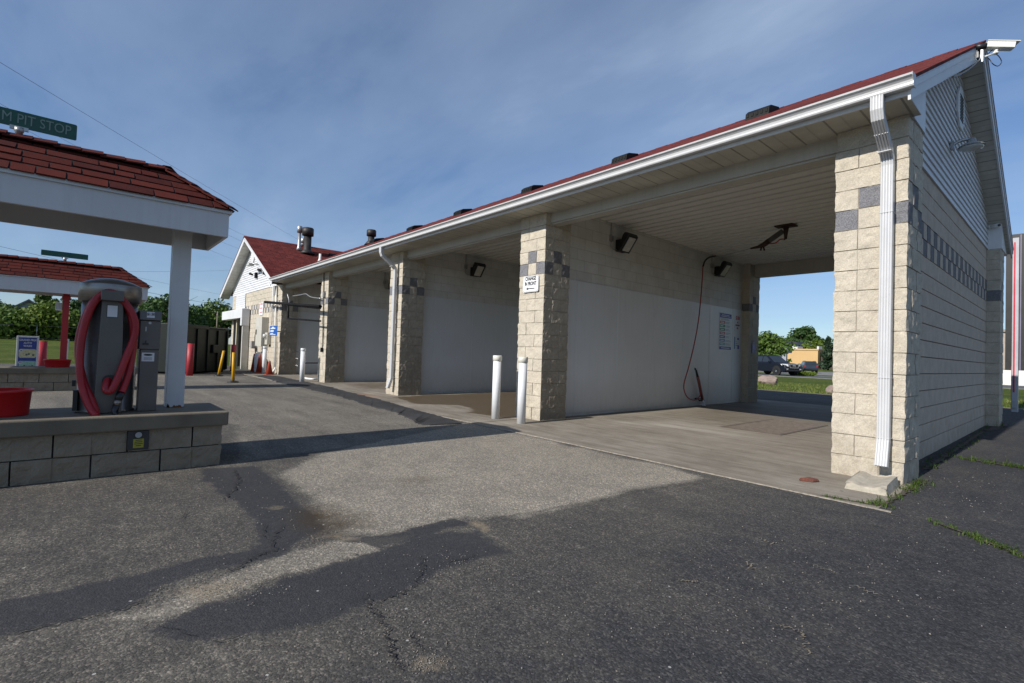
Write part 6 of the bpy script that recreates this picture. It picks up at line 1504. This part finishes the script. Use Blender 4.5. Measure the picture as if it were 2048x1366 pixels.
obj("wall", MB().box(a.x, b2.x, yb0, yb0+10, 0, a.z), mat("pale_grey_wall", (.30, .31, .36), .8), GB)
obj("roof", MB().box(a.x-.2, b2.x+.2, yb0-.2, yb0+10.2, a.z+.001, a.z+.3), mat("grey_parapet", (.3, .31, .34), .8), GB)
yb0 = 126.; a, b2 = px_y(1568, 683), px_y(1592, 693)
DB = thing("dark_roofed_building", "building with dark roof between grey wall and big tree", "building", ((a.x+b2.x)/2, yb0+5, 0))
obj("wall", MB().box(a.x, b2.x+1, yb0, yb0+9, 0, b2.z), mat("pale_grey_wall", 0), DB)
obj("roof", MB().prism([(a.x-.5, b2.z+.001), (b2.x+1.5, b2.z+.001), (b2.x, a.z), (a.x, a.z)], 'y', yb0-.4, yb0+9.4), mat("dark_flat_roof", (.02, .021, .025), .7), DB)
# trees seen through the near bay, and shrubs along the yellow wall
tree("tree", "bright leafy tree behind the suv, beside the far pier", "tree", *onY(54, 1538, 740)[:2], 0, 4.5, 5.6, M_LF1, 201, .22, 52, 75, .17)
q = onY(150, 1606, 735); tree("tree", "big spreading tree rising above the yellow building", "tree", q.x, q.y, 0, 11.4, 10.5, M_LF2, 202, .2, 80, 80, .5)
q = onY(140, 1575, 735); tree("tree", "darker tree left of the big spreading tree", "tree", q.x, q.y, 0, 8.0, 9, M_LF2, 203, .15, 50, 70, .45)
q = onY(142, 1640, 735); tree("tree", "lower bright tree right of the big spreading tree", "tree", q.x, q.y, 0, 7.3, 9.5, M_LF3, 204, .12, 46, 70, .4)
q = onY(128, 1612, 735); tree("tree", "yellow green small tree just behind the yellow roof", "tree", q.x, q.y, 0, 5.8, 6.5, M_LF3, 206, .1, 36, 60, .35)
q = onY(98, 1656, 735); tree("conifer", "dark pointed conifer right of the yellow building", "conifer", q.x, q.y, 0, 6.4, 3.4, M_LF4, 205, .06, 60, 60, .3, True)
q = onY(101, 1579, 733); tree("shrub", "small shrub against the yellow wall behind the suv", "shrub", q.x, q.y, 0, 2.2, 1.0, M_LF1, 207, .1, 14, 30, .16)
q = onY(101.5, 1600, 734); tree("shrub", "low shrub at the yellow wall's foot right of suv", "shrub", q.x, q.y, 0, 1.1, 1.4, M_LF1, 208, .05, 10, 30, .14)
for k, (u, y_, hh) in enumerate(((1700, 150, 9), (1760, 160, 8), (1480, 140, 8), (1430, 150, 9), (1830, 150, 9))):
    q = onY(y_, u, 740); tree("tree", ("tree", "tree")[0]+" screened by the building, " + ("first past the conifer", "second past the conifer", "left beyond the bay", "far left beyond the bay", "behind the end wall")[k], "tree", q.x, q.y, 0, hh, 13, M_LF2, 230+k, .15, 36, 50, .5)
# pylon with black panel at the right, tan building and white wall behind it
PY = thing("pylon_sign", "tall black panel sign on white posts with a red stripe", "sign", (.6, 13.1, 0))
q = onZ(0, 2029.5, 824); yq = q.y
M_PNL = mat("black_sign_panel", (.012, .012, .013), .45, var=.25)
p1 = obj("post", MB().box(q.x-.062, q.x+.062, yq-.09, yq+.09, 0, 4.62), mat("grey_white_post", (.38, .38, .40), .5), PY, bevel=.008)
obj("red_stripe", MB().box(q.x-.035, q.x-.003, yq-.098, yq-.091, .52, 4.5), mat("stripe_red", (.45, .01, .03), .4), p1)
obj("edge_stripe", MB().box(q.x-.070, q.x-.063, yq-.08, yq-.04, .05, 1.2), mat("stripe_red", 0), p1)
obj("base_box", MB().box(q.x-.06, q.x+.03, yq-.13, yq-.099, .10, .30), M_GREYB, p1, bevel=.008)
obj("post", MB().box(q.x+2.4, q.x+2.58, yq-.09, yq+.09, 0, 4.62), M_WPOST, PY, bevel=.008)
obj("panel", MB().box(q.x-.20, q.x+2.7, yq+.095, yq+.20, 1.10, 4.75), M_PNL, PY)
obj("panel_edge", MB().box(q.x+.075, q.x+.10, yq+.05, yq+.094, 1.1, 4.72), mat("violet_grey_edge", (.16, .15, .22), .5), PY)
mb = MB()
for zz in (1.5, 2.2, 2.9, 3.6, 4.3): mb.box(q.x+.24, q.x+.25, yq+.088, yq+.0945, zz, zz+.012)
obj("rivet", mb, M_GALV, PY)
yb0 = 62.; a = px_y(2005, 664); TB = thing("tan_building", "tan flat building glimpsed right of the end pier", "building", (a.x+8, yb0+6, 0))
obj("wall", MB().box(a.x-.4, a.x+22, yb0, yb0+12, 0, a.z), mat("tan_wall", (.34, .29, .24), .8), TB)
obj("parapet", MB().box(a.x-.6, a.x+22.2, yb0-.2, yb0+12.2, a.z+.001, a.z+.25), mat("tan_coping", (.27, .24, .21), .8), TB)
z0_, z1_ = px_y(2010, 733).z, px_y(2010, 719).z
obj("window", MB().box(a.x+.4, a.x+8, yb0-.03, yb0-.001, z0_, z1_), MATS["window_glass"], TB)
yb0 = 47.; LW = thing("low_wall", "low white wall beside the road right of the end pier", "wall", (q.x+3, yb0, 0))
z1_ = px_y(2010, 739).z; a = px_y(2000, 745); obj("wall", MB().box(a.x, a.x+20, yb0-.1, yb0+.1, .0, z1_), mat("white_wall", (.68, .66, .62), .7), LW)
obj("coping", MB().box(a.x-.05, a.x+20, yb0-.14, yb0+.14, z1_+.001, z1_+.06), M_CONC, LW)

# ------------------------------------------------------------------ overhead wires
M_WIRE = mat("wire_black", (.02, .02, .022), .6)
WN = [("highest wire, crossing the sky down to the far gable", (0, 113), (640, 503), 16, 60, .006), ("wire passing just above the green canopy sign", (-20, 190), (330, 388), 18, 40, .005), ("wire dipping behind the green canopy sign", (-20, 213), (300, 392), 18, 40, .005),
      ("wire above the farther canopy's green sign", (0, 486), (470, 594), 24, 62, .007), ("dark thick wire reaching the far gable's left corner", (240, 570), (462, 613), 34, 62, .012), ("level wire crossing behind the white post", (268, 540), (462, 540), 40, 66, .008),
      ("upper wire right of the near canopy corner", (448, 447), (500, 474), 34, 60, .007), ("second wire right of the near canopy corner", (440, 458), (500, 488), 34, 60, .007), ("third wire right of the near canopy corner", (420, 470), (500, 504), 34, 60, .006), ("lowest thin wire right of the near canopy corner", (405, 490), (480, 522), 34, 60, .006)]
for lb, a, b2, d0, d1, r_ in WN:
    p, q = onD(d0, *a), onD(d1, *b2); ex = p+(p-q)*.35; pts = [ex.lerp(q, k/14) for k in range(15)]
    L_ = (q-ex).length; pts = [v-Vector((0, 0, .004*L_*4*(k/14)*(1-k/14))) for k, v in enumerate(pts)]
    tag(obj("overhead_wire", MB().tube(pts, r_, 6), M_WIRE), lb, "wire", "overhead wires")
# ------------------------------------------------------------------ sky, clouds and sun
EL = R_(32.5); AZX = .006
w = bpy.data.worlds.new("World"); sc.world = w; w.use_nodes = True; nt = w.node_tree; ns = nt.nodes; ln = nt.links
bg = ns["Background"]; sky = ns.new("ShaderNodeTexSky"); sky.sky_type = 'NISHITA'; sky.sun_disc = False
sky.sun_elevation = EL; sky.sun_rotation = R_(180); sky.air_density = 1.0; sky.dust_density = .2; sky.ozone_density = 3.0; sky.altitude = 1200
tc = ns.new("ShaderNodeTexCoord").outputs["Generated"]; sp = ns.new("ShaderNodeSeparateXYZ"); ln.new(tc, sp.inputs[0])
# thin cirrus: noise on the direction projected on a high layer
den = math_n(nt, 'ADD', math_n(nt, 'MAXIMUM', sp.outputs[2], 0.), .14)
cb = ns.new("ShaderNodeCombineXYZ"); ln.new(math_n(nt, 'DIVIDE', sp.outputs[0], den), cb.inputs[0]); ln.new(math_n(nt, 'DIVIDE', sp.outputs[1], den), cb.inputs[1])
v1 = mapv(nt, cb.outputs[0], (.55, 1.0, 1), (0, 0, R_(-38)), (1.7, .4, 0))
c1 = noise(nt, v1, .5, 6, .5, .1); c2 = noise(nt, mapv(nt, cb.outputs[0], (.9, 2.0, 1), (0, 0, R_(-25)), (3., 1., 0)), 1.0, 8, .58, .15)
cc = math_n(nt, 'ADD', math_n(nt, 'MULTIPLY', c1, .62), math_n(nt, 'MULTIPLY', c2, .38))
cov = ramp(nt, cc, [(.38, (0, 0, 0)), (.47, (.28, .28, .28)), (.55, (.42, .42, .42)), (.68, (.95, .95, .95))])
cov = math_n(nt, 'MULTIPLY', cov, .70)
blue = mixc(nt, 1., sky.outputs[0], (.90, 1.0, 1.10), 'MULTIPLY')
el = math_n(nt, 'MINIMUM', math_n(nt, 'DIVIDE', math_n(nt, 'MAXIMUM', sp.outputs[2], 0.), .35), 1.)
blue = mixc(nt, 1., blue, mixc(nt, el, (.80, .76, .74), (1., 1., 1.)), 'MULTIPLY')
col = mixc(nt, cov, blue, CLOUD)
ln.new(col, bg.inputs[0]); bg.inputs[1].default_value = SKYS
sd = bpy.data.lights.new("sun", 'SUN'); sd.energy = SUNE; sd.angle = R_(.53); sd.color = (1., .955, .89)
so = bpy.data.objects.new("sun", sd); COL.objects.link(so); so.location = (0, -20, 20)
dirv = Vector((AZX, 1, -math.tan(EL))).normalized(); so.rotation_euler = dirv.to_track_quat('-Z', 'Y').to_euler()
sc.view_settings.view_transform = 'Standard'; sc.view_settings.look = 'None'; sc.view_settings.exposure = EXPO; sc.view_settings.gamma = 1
sc.render.engine = 'CYCLES'; sc.cycles.use_denoising = True; sc.cycles.max_bounces = 6; sc.cycles.diffuse_bounces = 4; sc.cycles.sample_clamp_indirect = 6
for o in list(bpy.data.objects):
    if o.type == 'MESH' and o.data.users > 1: pass
